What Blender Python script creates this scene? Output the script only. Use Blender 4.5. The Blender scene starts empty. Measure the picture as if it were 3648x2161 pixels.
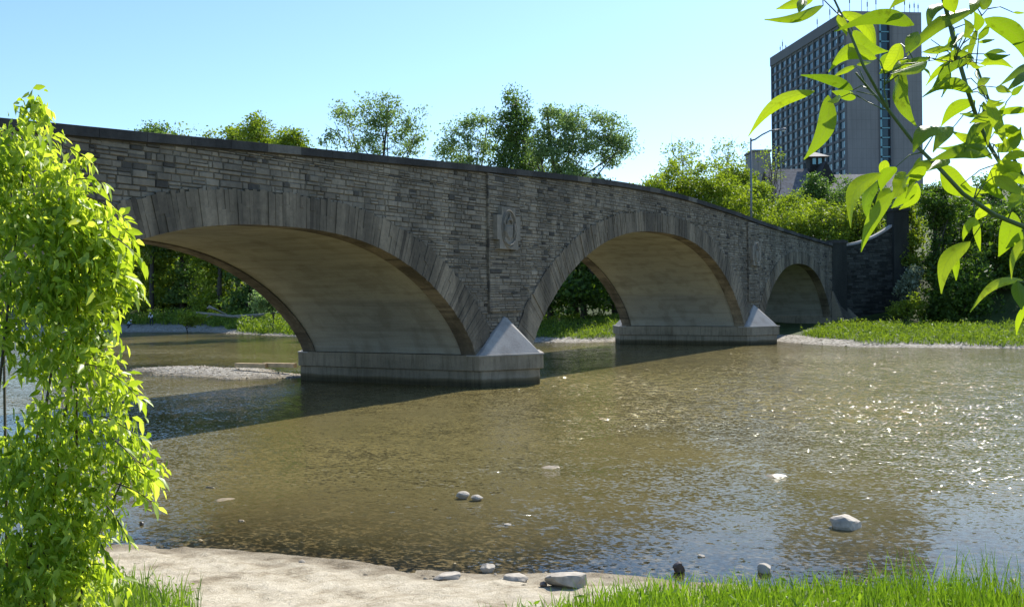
import bpy, math, random
import numpy as np
from mathutils import Vector, noise as mnoise
random.seed(7); RNG = np.random.default_rng(11)
rad = math.radians
scene = bpy.context.scene
col = scene.collection

# ------------------------------------------------------------------ camera
F, YAW, PITCH, ROLL = 3512.5, 1.0258, -0.0075, -0.0143
CAM = np.array([0.0, -21.837, 3.64])
SW, SH = 3648.0, 2161.0
_f = np.array([math.sin(YAW)*math.cos(PITCH), math.cos(YAW)*math.cos(PITCH), math.sin(PITCH)])
_r = np.array([math.cos(YAW), -math.sin(YAW), 0.0]); _u = np.cross(_r, _f)
_c, _s = math.cos(ROLL), math.sin(ROLL)
_r, _u = _c*_r+_s*_u, -_s*_r+_c*_u
def ray(x, y): return _f + _r*(x-SW/2)/F - _u*(y-SH/2)/F
def at(x, y, depth): return CAM + ray(x, y)*depth            # world point at a distance along the view axis
def onz(x, y, z=0.0):
    d = ray(x, y); return CAM + d*((z-CAM[2])/d[2])
cam = bpy.data.cameras.new('camera'); camo = bpy.data.objects.new('camera', cam); col.objects.link(camo)
from mathutils import Matrix
m = Matrix(((_r[0], _u[0], -_f[0], CAM[0]), (_r[1], _u[1], -_f[1], CAM[1]), (_r[2], _u[2], -_f[2], CAM[2]), (0, 0, 0, 1)))
camo.matrix_world = m
cam.sensor_width = 36.0; cam.lens = 36.0*F/SW; cam.clip_start = 0.1; cam.clip_end = 3000
scene.camera = camo

# ------------------------------------------------------------------ light
SUN_EL, SUN_AZ = rad(41), rad(88.2)        # azimuth clockwise from +Y
w = bpy.data.worlds.new("World"); scene.world = w; w.use_nodes = True
nt = w.node_tree
sky = nt.nodes.new('ShaderNodeTexSky'); sky.sky_type = 'NISHITA'; sky.sun_disc = False
sky.sun_elevation = SUN_EL; sky.sun_rotation = SUN_AZ
sky.air_density = 1.0; sky.dust_density = 0.35; sky.ozone_density = 3.0
tint_ = nt.nodes.new('ShaderNodeMix'); tint_.data_type = 'RGBA'; tint_.blend_type = 'MULTIPLY'; tint_.inputs[0].default_value = 1.0
tint_.inputs[7].default_value = (.87, .99, 1.08, 1); nt.links.new(sky.outputs[0], tint_.inputs[6]); nt.links.new(tint_.outputs[2], nt.nodes['Background'].inputs[0])
nt.nodes['Background'].inputs[1].default_value = 0.125
sd = bpy.data.lights.new('sun', 'SUN'); sd.energy = 4.9; sd.angle = rad(0.53); sd.color = (1.0, 0.95, 0.86)
so = bpy.data.objects.new('sun', sd); col.objects.link(so)
sdir = Vector((math.sin(SUN_AZ)*math.cos(SUN_EL), math.cos(SUN_AZ)*math.cos(SUN_EL), math.sin(SUN_EL)))
so.rotation_euler = sdir.to_track_quat('Z', 'Y').to_euler(); so.location = (40, 0, 60)
scene.view_settings.view_transform = 'Standard'; scene.view_settings.look = 'None'
scene.view_settings.exposure = 0.62; scene.view_settings.gamma = 1.0
scene.render.engine = 'CYCLES'
scene.cycles.max_bounces = 8; scene.cycles.transparent_max_bounces = 12
scene.cycles.sample_clamp_indirect = 6.0

# ------------------------------------------------------------------ helpers
class MB:
    """collects faces of one mesh, with a random tint value per face"""
    def __init__(s): s.v = []; s.f = []; s.t = []
    def add(s, vs, fs, t=0.5):
        o = len(s.v); s.v.extend([tuple(map(float, p)) for p in vs])
        s.f.extend([tuple(i+o for i in f) for f in fs])
        s.t.extend([t]*len(fs))
    def box(s, a, b, t=0.5):
        x0, y0, z0 = a; x1, y1, z1 = b
        s.add([(x0,y0,z0),(x1,y0,z0),(x1,y1,z0),(x0,y1,z0),(x0,y0,z1),(x1,y0,z1),(x1,y1,z1),(x0,y1,z1)],
              [(0,3,2,1),(4,5,6,7),(0,1,5,4),(1,2,6,5),(2,3,7,6),(3,0,4,7)], t)
    def prism(s, poly, z0, z1, t=0.5):
        n = len(poly)
        s.add([(x,y,z0) for x,y in poly]+[(x,y,z1) for x,y in poly],
              [tuple(range(n))[::-1], tuple(range(n, 2*n))]+[(i,(i+1)%n,n+(i+1)%n,n+i) for i in range(n)], t)
    def tube(s, pts, rs, n=7, t=0.5, cap=True):
        pts = [np.array(p, float) for p in pts]
        if not hasattr(rs, '__len__'): rs = [rs]*len(pts)
        rings = []; prev = None
        for i, p in enumerate(pts):
            d = pts[min(i+1, len(pts)-1)]-pts[max(i-1, 0)]; d = d/(np.linalg.norm(d)+1e-9)
            a = np.cross(d, (0.0, 0.0, 1.0)) if prev is None else prev-d*np.dot(prev, d)
            if np.linalg.norm(a) < 1e-4: a = np.cross(d, (1.0, 0.0, 0.0))
            a = a/np.linalg.norm(a); prev = a; b = np.cross(d, a)
            rings.append([p+rs[i]*(a*math.cos(k*2*math.pi/n)+b*math.sin(k*2*math.pi/n)) for k in range(n)])
        vs = [q for r in rings for q in r]; fs = []
        for i in range(len(pts)-1):
            for k in range(n): fs.append((i*n+k, i*n+(k+1)%n, (i+1)*n+(k+1)%n, (i+1)*n+k))
        if cap: fs += [tuple(range(n))[::-1], tuple(range((len(pts)-1)*n, len(pts)*n))]
        s.add(vs, fs, t)
    def build(s, name, mat, parent=None, smooth=False):
        me = bpy.data.meshes.new(name); me.from_pydata(s.v, [], s.f); me.materials.append(mat)
        a = me.attributes.new('tint', 'FLOAT', 'FACE'); a.data.foreach_set('value', np.array(s.t, dtype=np.float32))
        if smooth: me.polygons.foreach_set('use_smooth', [True]*len(me.polygons))
        me.update(); return link(name, me, parent)
def link(name, me, parent=None):
    o = bpy.data.objects.new(name, me); col.objects.link(o)
    if parent is not None: o.parent = parent; o.matrix_parent_inverse = parent.matrix_world.inverted() if False else Matrix.Translation(-Vector(parent.location))
    return o
def quads_mesh(name, V, nper, mat, tint, parent=None, faces=None, smooth=False):
    """V (n*nper,3); each instance has the same local faces"""
    n = len(V)//nper; faces = faces or [tuple(range(nper))]
    idx = []; sizes = []
    base = (np.arange(n)*nper)[:, None]
    loc = np.concatenate([np.array(f) for f in faces])
    loops = (base+loc[None, :]).reshape(-1).astype(np.int32)
    sizes = np.tile(np.array([len(f) for f in faces]), n)
    me = bpy.data.meshes.new(name); me.vertices.add(len(V)); me.vertices.foreach_set('co', V.astype(np.float32).reshape(-1))
    me.loops.add(len(loops)); me.loops.foreach_set('vertex_index', loops)
    me.polygons.add(len(sizes)); st = np.concatenate([[0], np.cumsum(sizes)[:-1]]).astype(np.int32)
    me.polygons.foreach_set('loop_start', st)
    me.materials.append(mat); me.update(calc_edges=True)
    a = me.attributes.new('tint', 'FLOAT', 'FACE')
    a.data.foreach_set('value', np.repeat(tint, len(faces)).astype(np.float32))
    if smooth: me.polygons.foreach_set('use_smooth', [True]*len(me.polygons))
    me.validate(); me.update(); return link(name, me, parent)
def thing(name, loc, label, cat, group=None):
    o = bpy.data.objects.new(name, None); col.objects.link(o); o.location = loc; o.empty_display_size = .3
    return tag(o, label, cat, group)
def tag(o, label, cat, group=None, kind=None):
    o['label'] = label; o['category'] = cat
    if group: o['group'] = group
    if kind: o['kind'] = kind
    return o
def structure(o): o['kind'] = 'structure'; return o

# ------------------------------------------------------------------ materials
def newmat(name):
    mt = bpy.data.materials.new(name); mt.use_nodes = True; t = mt.node_tree
    return mt, t, t.nodes['Principled BSDF']
def N(t, typ, **kw):
    n = t.nodes.new(typ)
    for k, v in kw.items():
        if k in n.inputs: n.inputs[k].default_value = v
        else: setattr(n, k, v)
    return n
def ramp(t, src, stops):
    r = t.nodes.new('ShaderNodeValToRGB'); e = r.color_ramp.elements
    while len(e) < len(stops): e.new(0.5)
    for i, (p, c) in enumerate(stops): e[i].position = p; e[i].color = (*c, 1)
    t.links.new(src, r.inputs[0]); return r
def noise(t, scale, detail=4, rough=.55, vec=None, stretch=None):
    n = N(t, 'ShaderNodeTexNoise'); n.inputs['Scale'].default_value = scale; n.inputs['Detail'].default_value = detail
    n.inputs['Roughness'].default_value = rough
    g = N(t, 'ShaderNodeNewGeometry'); src = g.outputs['Position']
    if stretch:
        mp = N(t, 'ShaderNodeMapping'); mp.inputs['Scale'].default_value = stretch; t.links.new(src, mp.inputs[0]); src = mp.outputs[0]
    t.links.new(src, n.inputs['Vector']); return n
def bump(t, h, strength, dist, bsdf, normal=None):
    b = N(t, 'ShaderNodeBump'); b.inputs['Strength'].default_value = strength; b.inputs['Distance'].default_value = dist
    t.links.new(h, b.inputs['Height'])
    if normal: t.links.new(normal, b.inputs['Normal'])
    if bsdf: t.links.new(b.outputs[0], bsdf.inputs['Normal'])
    return b
def mixc(t, fac, a, b, mode='MIX'):
    mx = t.nodes.new('ShaderNodeMix'); mx.data_type = 'RGBA'; mx.blend_type = mode
    for s, v in ((0, fac), (6, a), (7, b)):
        if hasattr(v, 'is_output'): t.links.new(v, mx.inputs[s])
        elif isinstance(v, (int, float)): mx.inputs[s].default_value = v
        else: mx.inputs[s].default_value = (*v, 1)
    return mx.outputs[2]
def attr(t, name): a = N(t, 'ShaderNodeAttribute'); a.attribute_name = name; return a.outputs['Fac']
def math_(t, op, a, b=0.0, clamp=False):
    n = t.nodes.new('ShaderNodeMath'); n.operation = op; n.use_clamp = clamp
    for i, v in enumerate((a, b)):
        if hasattr(v, 'is_output'): t.links.new(v, n.inputs[i])
        else: n.inputs[i].default_value = v
    return n.outputs[0]

def stone_mat(name, stops, streak=0.35, rough=.95):
    mt, t, b = newmat(name)
    r = ramp(t, attr(t, 'tint'), stops)
    n1 = noise(t, 7, 6, .7); n2 = noise(t, .6, 4, .6, stretch=(1, 1, .25))
    c = mixc(t, .55, r.outputs[0], ramp(t, n1.outputs[0], [(.3, (.55,.55,.55)), (.7, (1.25,1.22,1.18))]).outputs[0], 'MULTIPLY')
    st = ramp(t, n2.outputs[0], [(.42, (.42,.43,.45)), (.6, (1,1,1))])
    c = mixc(t, streak, c, st.outputs[0], 'MULTIPLY')
    t.links.new(c, b.inputs['Base Color']); b.inputs['Roughness'].default_value = rough; b.inputs['Specular IOR Level'].default_value = .2
    bump(t, n1.outputs[0], .6, .03, b); return mt
M = {}
M['rubble'] = stone_mat('rubble_stone', [(0,(.09,.083,.072)),(.12,(.125,.115,.097)),(.3,(.205,.182,.144)),(.55,(.26,.23,.178)),(.8,(.30,.264,.205)),(1,(.36,.32,.25))], .6)
M['mortar'] = stone_mat('mortar', [(0,(.13,.116,.092)),(1,(.155,.138,.11))])
M['voussoir'] = stone_mat('voussoir_stone', [(0,(.13,.112,.086)),(.3,(.225,.193,.143)),(.7,(.26,.221,.163)),(1,(.29,.247,.182))], .95)
M['coping'] = stone_mat('coping_stone', [(0,(.065,.065,.062)),(.6,(.095,.092,.085)),(1,(.18,.172,.15))], .7)
M['plaque'] = stone_mat('carved_limestone', [(0,(.27,.245,.20)),(1,(.31,.28,.23))], .5)
M['wingwall'] = stone_mat('wing_wall_stone', [(0,(.03,.033,.03)),(.5,(.06,.062,.055)),(1,(.10,.10,.09))], .6)  # wing walls and end pillars, much darker than the rubble

def concrete(name, base, dark, rough=.9, joint=True):
    mt, t, b = newmat(name)
    n1 = noise(t, 1.1, 8, .65, stretch=(1, .35, 1)); n2 = noise(t, 14, 5, .6); n3 = noise(t, .5, 3, .5, stretch=(2.5, 2.5, .3))
    c = ramp(t, n1.outputs[0], [(.32, dark), (.58, base)]).outputs[0]
    c = mixc(t, .5, c, ramp(t, n2.outputs[0], [(.3, (.8,.8,.8)), (.7, (1.1,1.1,1.1))]).outputs[0], 'MULTIPLY')
    c = mixc(t, .55, c, ramp(t, n3.outputs[0], [(.36, (.7,.68,.64)), (.5, (1,1,1))]).outputs[0], 'MULTIPLY')
    if joint:   # board marks of the formwork
        g = N(t, 'ShaderNodeNewGeometry'); sx = N(t, 'ShaderNodeSeparateXYZ'); t.links.new(g.outputs['Position'], sx.inputs[0])
        wz = math_(t, 'MULTIPLY', sx.outputs[2], 1/.32); fr = math_(t, 'FRACT', wz)
        ln = math_(t, 'LESS_THAN', fr, .05)
        c = mixc(t, math_(t, 'MULTIPLY', ln, .25), c, (.6,.58,.5), 'MULTIPLY')
    if name == 'pier_concrete':
        g = N(t, 'ShaderNodeNewGeometry'); sx = N(t, 'ShaderNodeSeparateXYZ'); t.links.new(g.outputs['Position'], sx.inputs[0])
        zz = math_(t, 'ADD', sx.outputs[2], math_(t, 'MULTIPLY', n1.outputs[0], -.28))
        c = mixc(t, 1.0, c, ramp(t, zz, [(.0, (.30,.29,.22)), (.12, (.55,.52,.42)), (.2, (1,1,1))]).outputs[0], 'MULTIPLY')
        j1 = math_(t, 'LESS_THAN', math_(t, 'FRACT', math_(t, 'MULTIPLY', sx.outputs[1], 1/3.04)), .008)
        c = mixc(t, math_(t, 'MULTIPLY', j1, .6), c, (.35,.33,.3), 'MULTIPLY')
        n5 = noise(t, 2.2, 5, .7, stretch=(3, 3, .35)); c = mixc(t, .6, c, ramp(t, n5.outputs[0], [(.34, (.55,.53,.48)), (.5, (1,1,1)), (.72, (1.18,1.16,1.1))]).outputs[0], 'MULTIPLY')
    if name == 'vault_concrete':
        n5 = noise(t, 1.0, 5, .7, stretch=(1.2, .12, 2.4)); c = mixc(t, .6, c, ramp(t, n5.outputs[0], [(.38, (.72,.70,.66)), (.5, (1,1,1)), (.7, (1.1,1.1,1.08))]).outputs[0], 'MULTIPLY')
        g = N(t, 'ShaderNodeNewGeometry'); sx = N(t, 'ShaderNodeSeparateXYZ'); t.links.new(g.outputs['Position'], sx.inputs[0])
        c = mixc(t, 1.0, c, ramp(t, math_(t, 'MULTIPLY', sx.outputs[2], .1), [(.34, (.86,.88,.95)), (.37, (1,1,1))]).outputs[0], 'MULTIPLY')   # greyer low down: yellow bounced light on the crown put into the colour
    t.links.new(c, b.inputs['Base Color']); b.inputs['Roughness'].default_value = rough; b.inputs['Specular IOR Level'].default_value = .25
    bump(t, n2.outputs[0], .35, .02, b); return mt
M['vault'] = concrete('vault_concrete', (.42,.395,.31), (.36,.34,.27))
M['pier'] = concrete('pier_concrete', (.29,.25,.185), (.21,.182,.135), joint=False)
M['asphalt'] = concrete('asphalt', (.06,.06,.06), (.045,.045,.045), joint=False)

def leaf_mat(name, dark, mid, light, trans=.45, rough=.45, tl=(1.6,1.7,.5), spec=.4, bright=1.0):
    mt, t, b = newmat(name)
    r = ramp(t, attr(t, 'tint'), [(0, dark), (.5, mid), (1, light)])
    n = noise(t, .35, 3, .6)
    c = mixc(t, .4, r.outputs[0], ramp(t, n.outputs[0], [(.3, (.65,.7,.7)), (.7, (1.25,1.2,1.1))]).outputs[0], 'MULTIPLY')
    t.links.new(c, b.inputs['Base Color']); b.inputs['Roughness'].default_value = rough; b.inputs['Specular IOR Level'].default_value = spec
    tr = N(t, 'ShaderNodeBsdfTranslucent')
    ct = mixc(t, 1.0, c, tl, 'MULTIPLY'); t.links.new(ct, tr.inputs[0])
    mx = N(t, 'ShaderNodeMixShader'); mx.inputs[0].default_value = trans
    t.links.new(b.outputs[0], mx.inputs[1]); t.links.new(tr.outputs[0], mx.inputs[2])
    t.links.new(mx.outputs[0], t.nodes['Material Output'].inputs[0]); return mt
M['leaf_bush'] = leaf_mat('young_maple_leaf', (.16,.26,.03), (.32,.44,.06), (.56,.64,.20), .55, .38, (1.55,1.45,.45))
M['leaf_near'] = leaf_mat('broad_leaf', (.08,.16,.02), (.15,.245,.022), (.23,.33,.035), .58, .38, (2.0,1.75,.38), .4)
M['leaf_locust'] = leaf_mat('locust_leaf', (.12,.17,.02), (.2,.26,.03), (.3,.36,.05), .42, .6)
M['leaf_willow'] = leaf_mat('willow_leaf', (.14,.20,.08), (.22,.30,.12), (.33,.42,.18), .48, .6, (1.2,1.35,.8))
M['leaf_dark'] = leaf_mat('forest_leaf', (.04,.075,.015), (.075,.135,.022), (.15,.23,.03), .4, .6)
M['leaf_mid'] = leaf_mat('poplar_leaf', (.07,.115,.035), (.13,.20,.055), (.22,.30,.08), .45, .55, (1.2,1.4,.65))
M['leaf_pale'] = leaf_mat('pale_leaf', (.16,.2,.12), (.25,.3,.19), (.36,.4,.28), .3, .5, (1,1,.8))
M['grass'] = leaf_mat('grass_blade', (.07,.14,.015), (.14,.24,.022), (.24,.35,.05), .45, .5, (1.45,1.5,.45))
M['grass_far'] = leaf_mat('bank_grass', (.09,.15,.02), (.17,.25,.03), (.27,.36,.05), .4, .6, (1.4,1.4,.5))
mt, t, b = newmat('bark'); n1 = noise(t, 9, 5, .6, stretch=(1,1,.3))
t.links.new(ramp(t, n1.outputs[0], [(.3,(.03,.026,.02)),(.7,(.11,.095,.075))]).outputs[0], b.inputs['Base Color']); b.inputs['Roughness'].default_value = .95
bump(t, n1.outputs[0], .8, .04, b); M['bark'] = mt
mt, t, b = newmat('green_twig'); b.inputs['Base Color'].default_value = (.10,.14,.035,1); b.inputs['Roughness'].default_value = .5; M['twig'] = mt
mt, t, b = newmat('brown_twig'); b.inputs['Base Color'].default_value = (.06,.045,.03,1); b.inputs['Roughness'].default_value = .6; M['browntwig'] = mt
def plain(name, c, rough=.7, metal=0, vary=.25, sc=3):
    mt, t, b = newmat(name); n1 = noise(t, sc, 4, .6)
    k = [tuple(x*(1-vary) for x in c), tuple(min(1, x*(1+vary)) for x in c)]
    t.links.new(ramp(t, n1.outputs[0], [(.3, k[0]), (.7, k[1])]).outputs[0], b.inputs['Base Color'])
    b.inputs['Roughness'].default_value = rough; b.inputs['Metallic'].default_value = metal; return mt
M['rock'] = plain('river_rock', (.40,.35,.28), .8, 0, .3, 8)
M['darkrock'] = plain('wet_rock', (.10,.075,.06), .35, 0, .4, 8)
M['bedrock'] = plain('brown_river_rock', (.25,.19,.11), .5, 0, .3, 8)
M['driftwood'] = plain('driftwood', (.28,.25,.2), .85, 0, .3, 4)
M['plankwood'] = plain('weathered_timber', (.5,.36,.2), .8, 0, .25, 4)
M['steel'] = plain('galvanised_steel', (.22,.225,.23), .5, .6, .1)
M['lampglass'] = plain('lamp_lens', (.75,.75,.72), .2, 0, .05)
M['tower'] = plain('tower_precast', (.28,.25,.245), .9, 0, .08, .12)
M['tower2'] = plain('tower_fin', (.17,.16,.165), .9, 0, .06, .2)
M['recess_shade'] = plain('tower_recess_shade', (.02,.022,.03), .8, 0, .2, .3)  # near-black: shade of the sunken window strip put into the colour
t = M['tower'].node_tree; b = t.nodes['Principled BSDF']; g = N(t, 'ShaderNodeNewGeometry'); sx = N(t, 'ShaderNodeSeparateXYZ'); t.links.new(g.outputs['Position'], sx.inputs[0])
jz = math_(t, 'LESS_THAN', math_(t, 'FRACT', math_(t, 'MULTIPLY', sx.outputs[2], 1/2.93)), .05)
jx = math_(t, 'LESS_THAN', math_(t, 'FRACT', math_(t, 'MULTIPLY', math_(t, 'SUBTRACT', math_(t, 'MULTIPLY', sx.outputs[0], .65), math_(t, 'MULTIPLY', sx.outputs[1], .76)), 1/1.5)), .12)
old = b.inputs['Base Color'].links[0].from_socket; nst = noise(t, .5, 5, .7, stretch=(1.5, 1.5, .12))
c = mixc(t, math_(t, 'MULTIPLY', math_(t, 'MAXIMUM', jz, jx), .35), old, (.55,.55,.55), 'MULTIPLY'); c = mixc(t, .5, c, ramp(t, nst.outputs[0], [(.35, (.8,.8,.8)), (.6, (1.05,1.05,1.05))]).outputs[0], 'MULTIPLY')
t.links.new(c, b.inputs['Base Color'])
mt, t, b = newmat('tower_glass'); b.inputs['Base Color'].default_value = (.02,.06,.08,1); b.inputs['Roughness'].default_value = .12; M['glass'] = mt
mt, t, b = newmat('tower_curtain'); t.links.new(ramp(t, attr(t, 'tint'), [(0, (.05,.13,.16)), (.45, (.2,.42,.48)), (1, (.5,.72,.78))]).outputs[0], b.inputs['Base Color']); b.inputs['Roughness'].default_value = .25; M['curtain'] = mt
M['slate'] = plain('roof_slate', (.17,.155,.155), .75, 0, .5, 2)
M['stucco'] = plain('white_stucco', (.5,.48,.43), .9, 0, .12)
M['timber'] = plain('black_timber', (.02,.017,.015), .8)
M['shirt'] = plain('white_shirt', (.75,.76,.8), .8, 0, .05); M['bluecloth'] = plain('pale_blue_shirt', (.42,.5,.6), .8, 0, .05)
M['trousers'] = plain('dark_trousers', (.025,.028,.04), .9); M['skin'] = plain('skin', (.45,.27,.19), .6, 0, .05)
M['hair'] = plain('dark_hair', (.03,.02,.015), .7)

# ------------------------------------------------------------------ ground heights
UL = [(-150,30),(-60,20),(-30,15),(-20,12.8),(-18,11.95),(-16,11.5),(-14.6,10.75),(-12.5,10.4),(-10,9.95),(-9,9.5),(-8.5,8.6),(-7,7.6),(-4,7),(0,8),(9,8),(20,5),(60,0),(100,-10),(130,-40),(170,-160),(420,-500)]
UR = [(-150,90),(-60,75),(-40,70),(-17,67.6),(-12.7,67.2),(-7.8,66.8),(-4.3,69),(-1,72.5),(4,74),(9,72.3),(11,69.6),(13,67),(17,67.3),(30,68),(42,69.9),(57,74.8),(67,78.6),(71,78),(80,76.4),(90,72),(105,55),(120,30),(135,-5),(175,-130),(420,-450)]
UL = np.array(UL, float); UR = np.array(UR, float)
def uL(v): return np.interp(v, UL[:,0], UL[:,1])
def uR(v): return np.interp(v, UR[:,0], UR[:,1])
def sm(x, a, b): t = np.clip((x-a)/(b-a), 0, 1); return t*t*(3-2*t)
def wob(u, v): return .5*np.sin(u*.9+v*1.7)+.3*np.sin(u*2.3-v*3.1+1)+.2*np.sin(v*5.3+u*.7)
def gz(u, v):
    u = np.asarray(u, float); v = np.asarray(v, float)
    w1 = wob(u, v)
    dl = uL(v)-u+.12*w1; dr = (u-uR(v))*np.where(v > 70, .8, 1)+.25*w1
    zl = .10*np.clip(dl, 0, 4)+.02*np.clip(dl,0,1)+1.45*sm(dl, 3.2, 11)+1.2*sm(dl, 12, 40)
    kb = .45+.8*sm(v, 2, 14)
    zr = .11*np.clip(dr, 0, 2.5)+kb*sm(dr, 1.5, 16)+5.6*sm(u, 92, 108)*sm(dr, 10, 22)+6.5*sm(u, 110, 150)+20*sm(u, 160, 330)+3*sm(v,100,200)*sm(dr,5,60)
    din = np.minimum(-dl, -dr)
    bed = -(.055*np.clip(din, 0, 3)+.07*np.clip(din-3, 0, 9)+.02*w1*sm(din, 0, 1))
    # gravel bar behind the first pier
    a = (v-17)/7.6; bx = 34.7+.15*(v-16)+.3*np.sin(v*1.3); bb = (u-bx)/(2.6+.25*np.sin(v*2.1))
    bar = 1-(a*a+bb*bb)
    bed = np.maximum(bed, np.where(bar > -1.5, .28*np.clip(bar, -1.5, 1)-.06, -9))
    z = np.where(dl > 0, zl, np.where(dr > 0, zr, bed))
    return z
def gz1(u, v): return float(gz(u, v))

def onground(x, y, lift=0.0):
    d = ray(x, y); k = 5.0
    while k < 400:
        p = CAM+d*k
        if p[2] <= gz1(p[0], p[1])+lift: break
        k += .25
    return p
us = np.concatenate([np.arange(-600,-60,60), np.arange(-60,0,4), np.arange(0,3,.5), np.arange(3,16,.12), np.arange(16,64,1), np.arange(64,82,.5), np.arange(82,110,2), np.arange(110,400,8), np.arange(400,1500,100)])
vs = np.concatenate([np.arange(-900,-150,80), np.arange(-150,-26,5), np.arange(-26,-4,.12), np.arange(-4,24,.5), np.arange(24,110,1.5), np.arange(110,420,8), np.arange(420,1500,100)])
def grid(name, us, vs, zf, mat):
    U, V = np.meshgrid(us, vs); Z = zf(U, V); nu = len(us); nv = len(vs)
    co = np.stack([U, V, Z], -1).reshape(-1, 3)
    i = np.arange(nu-1)[None, :]+nu*np.arange(nv-1)[:, None]; i = i.reshape(-1)
    lo = np.stack([i, i+1, i+nu+1, i+nu], -1).reshape(-1).astype(np.int32)
    me = bpy.data.meshes.new(name); me.vertices.add(len(co)); me.vertices.foreach_set('co', co.astype(np.float32).reshape(-1))
    me.loops.add(len(lo)); me.loops.foreach_set('vertex_index', lo); me.polygons.add(len(i))
    me.polygons.foreach_set('loop_start', np.arange(0, len(lo), 4).astype(np.int32))
    me.update(calc_edges=True); me.polygons.foreach_set('use_smooth', [True]*len(i)); me.materials.append(mat); me.validate()
    return link(name, me), U.reshape(-1), V.reshape(-1), Z.reshape(-1)
def setattrf(o, name, val):
    a = o.data.attributes.new(name, 'FLOAT', 'POINT'); a.data.foreach_set('value', np.asarray(val, dtype=np.float32))

mt, t, b = newmat('ground')
ng = noise(t, 2.2, 8, .65); nf = noise(t, 45, 4, .7); nm = noise(t, .6, 5, .6)
sand = ramp(t, ng.outputs[0], [(.34, (.27,.22,.145)), (.44, (.46,.395,.285)), (.6, (.60,.53,.40))]).outputs[0]
spk = noise(t, 24, 3, .7, stretch=(1,1,1)); sand = mixc(t, .8, sand, ramp(t, spk.outputs[0], [(.28, (.35,.3,.25)), (.38, (1,1,1))]).outputs[0], 'MULTIPLY')
ns3 = noise(t, 3.3, 6, .7, stretch=(.5, 1.4, 1)); sand = mixc(t, .5, sand, ramp(t, ns3.outputs[0], [(.38, (.62,.57,.48)), (.5, (1,1,1))]).outputs[0], 'MULTIPLY')
sand = mixc(t, .35, sand, ramp(t, nf.outputs[0], [(.35, (.6,.57,.52)), (.6, (1.1,1.1,1.1))]).outputs[0], 'MULTIPLY')
vor = N(t, 'ShaderNodeTexVoronoi'); vor.inputs['Scale'].default_value = 5.5
gg = N(t, 'ShaderNodeNewGeometry'); t.links.new(gg.outputs['Position'], vor.inputs['Vector'])
sx = N(t, 'ShaderNodeSeparateColor'); t.links.new(vor.outputs['Color'], sx.inputs[0])
grav = ramp(t, sx.outputs[0], [(0, (.24,.215,.17)), (.5, (.42,.38,.31)), (1, (.62,.58,.5))]).outputs[0]  # light tones stand in part for sun glinting on the wet stones
grav = mixc(t, .6, grav, ramp(t, vor.outputs['Distance'], [(.0, (1.1,1.1,1.1)), (.75, (.3,.3,.3))]).outputs[0], 'MULTIPLY')
soil = ramp(t, nm.outputs[0], [(.3, (.035,.05,.014)), (.7, (.075,.11,.025))]).outputs[0]
vb = N(t, 'ShaderNodeTexVoronoi'); vb.inputs['Scale'].default_value = 3.2
mpb = N(t, 'ShaderNodeMapping'); mpb.inputs['Scale'].default_value = (1.2,.8,1); t.links.new(gg.outputs['Position'], mpb.inputs[0]); t.links.new(mpb.outputs[0], vb.inputs['Vector'])
sxb = N(t, 'ShaderNodeSeparateColor'); t.links.new(vb.outputs['Color'], sxb.inputs[0])
bed = ramp(t, sxb.outputs[0], [(0, (.21,.165,.085)), (.5, (.31,.25,.14)), (1, (.43,.36,.22))]).outputs[0]
bed = mixc(t, .6, bed, ramp(t, vb.outputs['Distance'], [(.1, (1.1,1.1,1.1)), (.8, (.72,.72,.72))]).outputs[0], 'MULTIPLY')
bed = mixc(t, .6, bed, ramp(t, ng.outputs[0], [(.35, (.6,.6,.5)), (.65, (1.2,1.2,1.2))]).outputs[0], 'MULTIPLY')
c = mixc(t, attr(t, 'gravel'), sand, grav)
# wet margin: the strip the water has just left
c = mixc(t, attr(t, 'wet'), c, (.42,.39,.35), 'MULTIPLY')
c = mixc(t, attr(t, 'bed'), c, bed)
c = mixc(t, attr(t, 'grassy'), c, soil)
t.links.new(c, b.inputs['Base Color']); b.inputs['Roughness'].default_value = .9; b.inputs['Specular IOR Level'].default_value = .25
ns2 = noise(t, 9, 5, .7); hs = math_(t, 'ADD', math_(t, 'ADD', ng.outputs[0], math_(t, 'MULTIPLY', ns2.outputs[0], .5)), math_(t, 'MULTIPLY', nf.outputs[0], .3))
bump(t, hs, .7, .12, b)
M['ground'] = mt
def gzn(U, V):
    Z = gz(U, V)
    dl = uL(V)-U
    # footprints and lumps on the near beach
    Z = Z+np.where((dl > .1) & (dl < 9), .018*np.sin(U*5.1+V*3.3)*np.sin(V*6.7-U*2.1)+.012*np.sin(U*13+V*9)*np.sin(V*15-U*7), 0)
    return Z
ground, GU, GV, GZ = grid('ground', us, vs, gzn, M['ground']); structure(ground)
dl = uL(GV)-GU; dr = GU-uR(GV)
barm = (np.abs(GV-17) < 10) & (np.abs(GU-35) < 5)
setattrf(ground, 'gravel', np.where((dr > -6) | barm, 1.0, 0.0))
setattrf(ground, 'bed', np.clip(-GZ/.03, 0, 1))
setattrf(ground, 'wet', (1-sm(GZ, .02, .13))*(GZ > -.2)*np.where(dr > -6, .35, .8))
gl = sm(dl+.8*wob(GU, GV), 5.5, 8.5)
ge_ = np.interp(GV, [-17,-9,-5,-1,3,14,24,40,58,66,74,90], [.8,1.3,2.6,3.6,2.4,2.0,1.4,.7,.7,2.8,7.5,9]); gr_ = sm(dr-ge_-.7*wob(GU*.5, GV*.5), 0, 1.0)*1.0
setattrf(ground, 'grassy', np.clip(gl+gr_, 0, 1))

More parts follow.
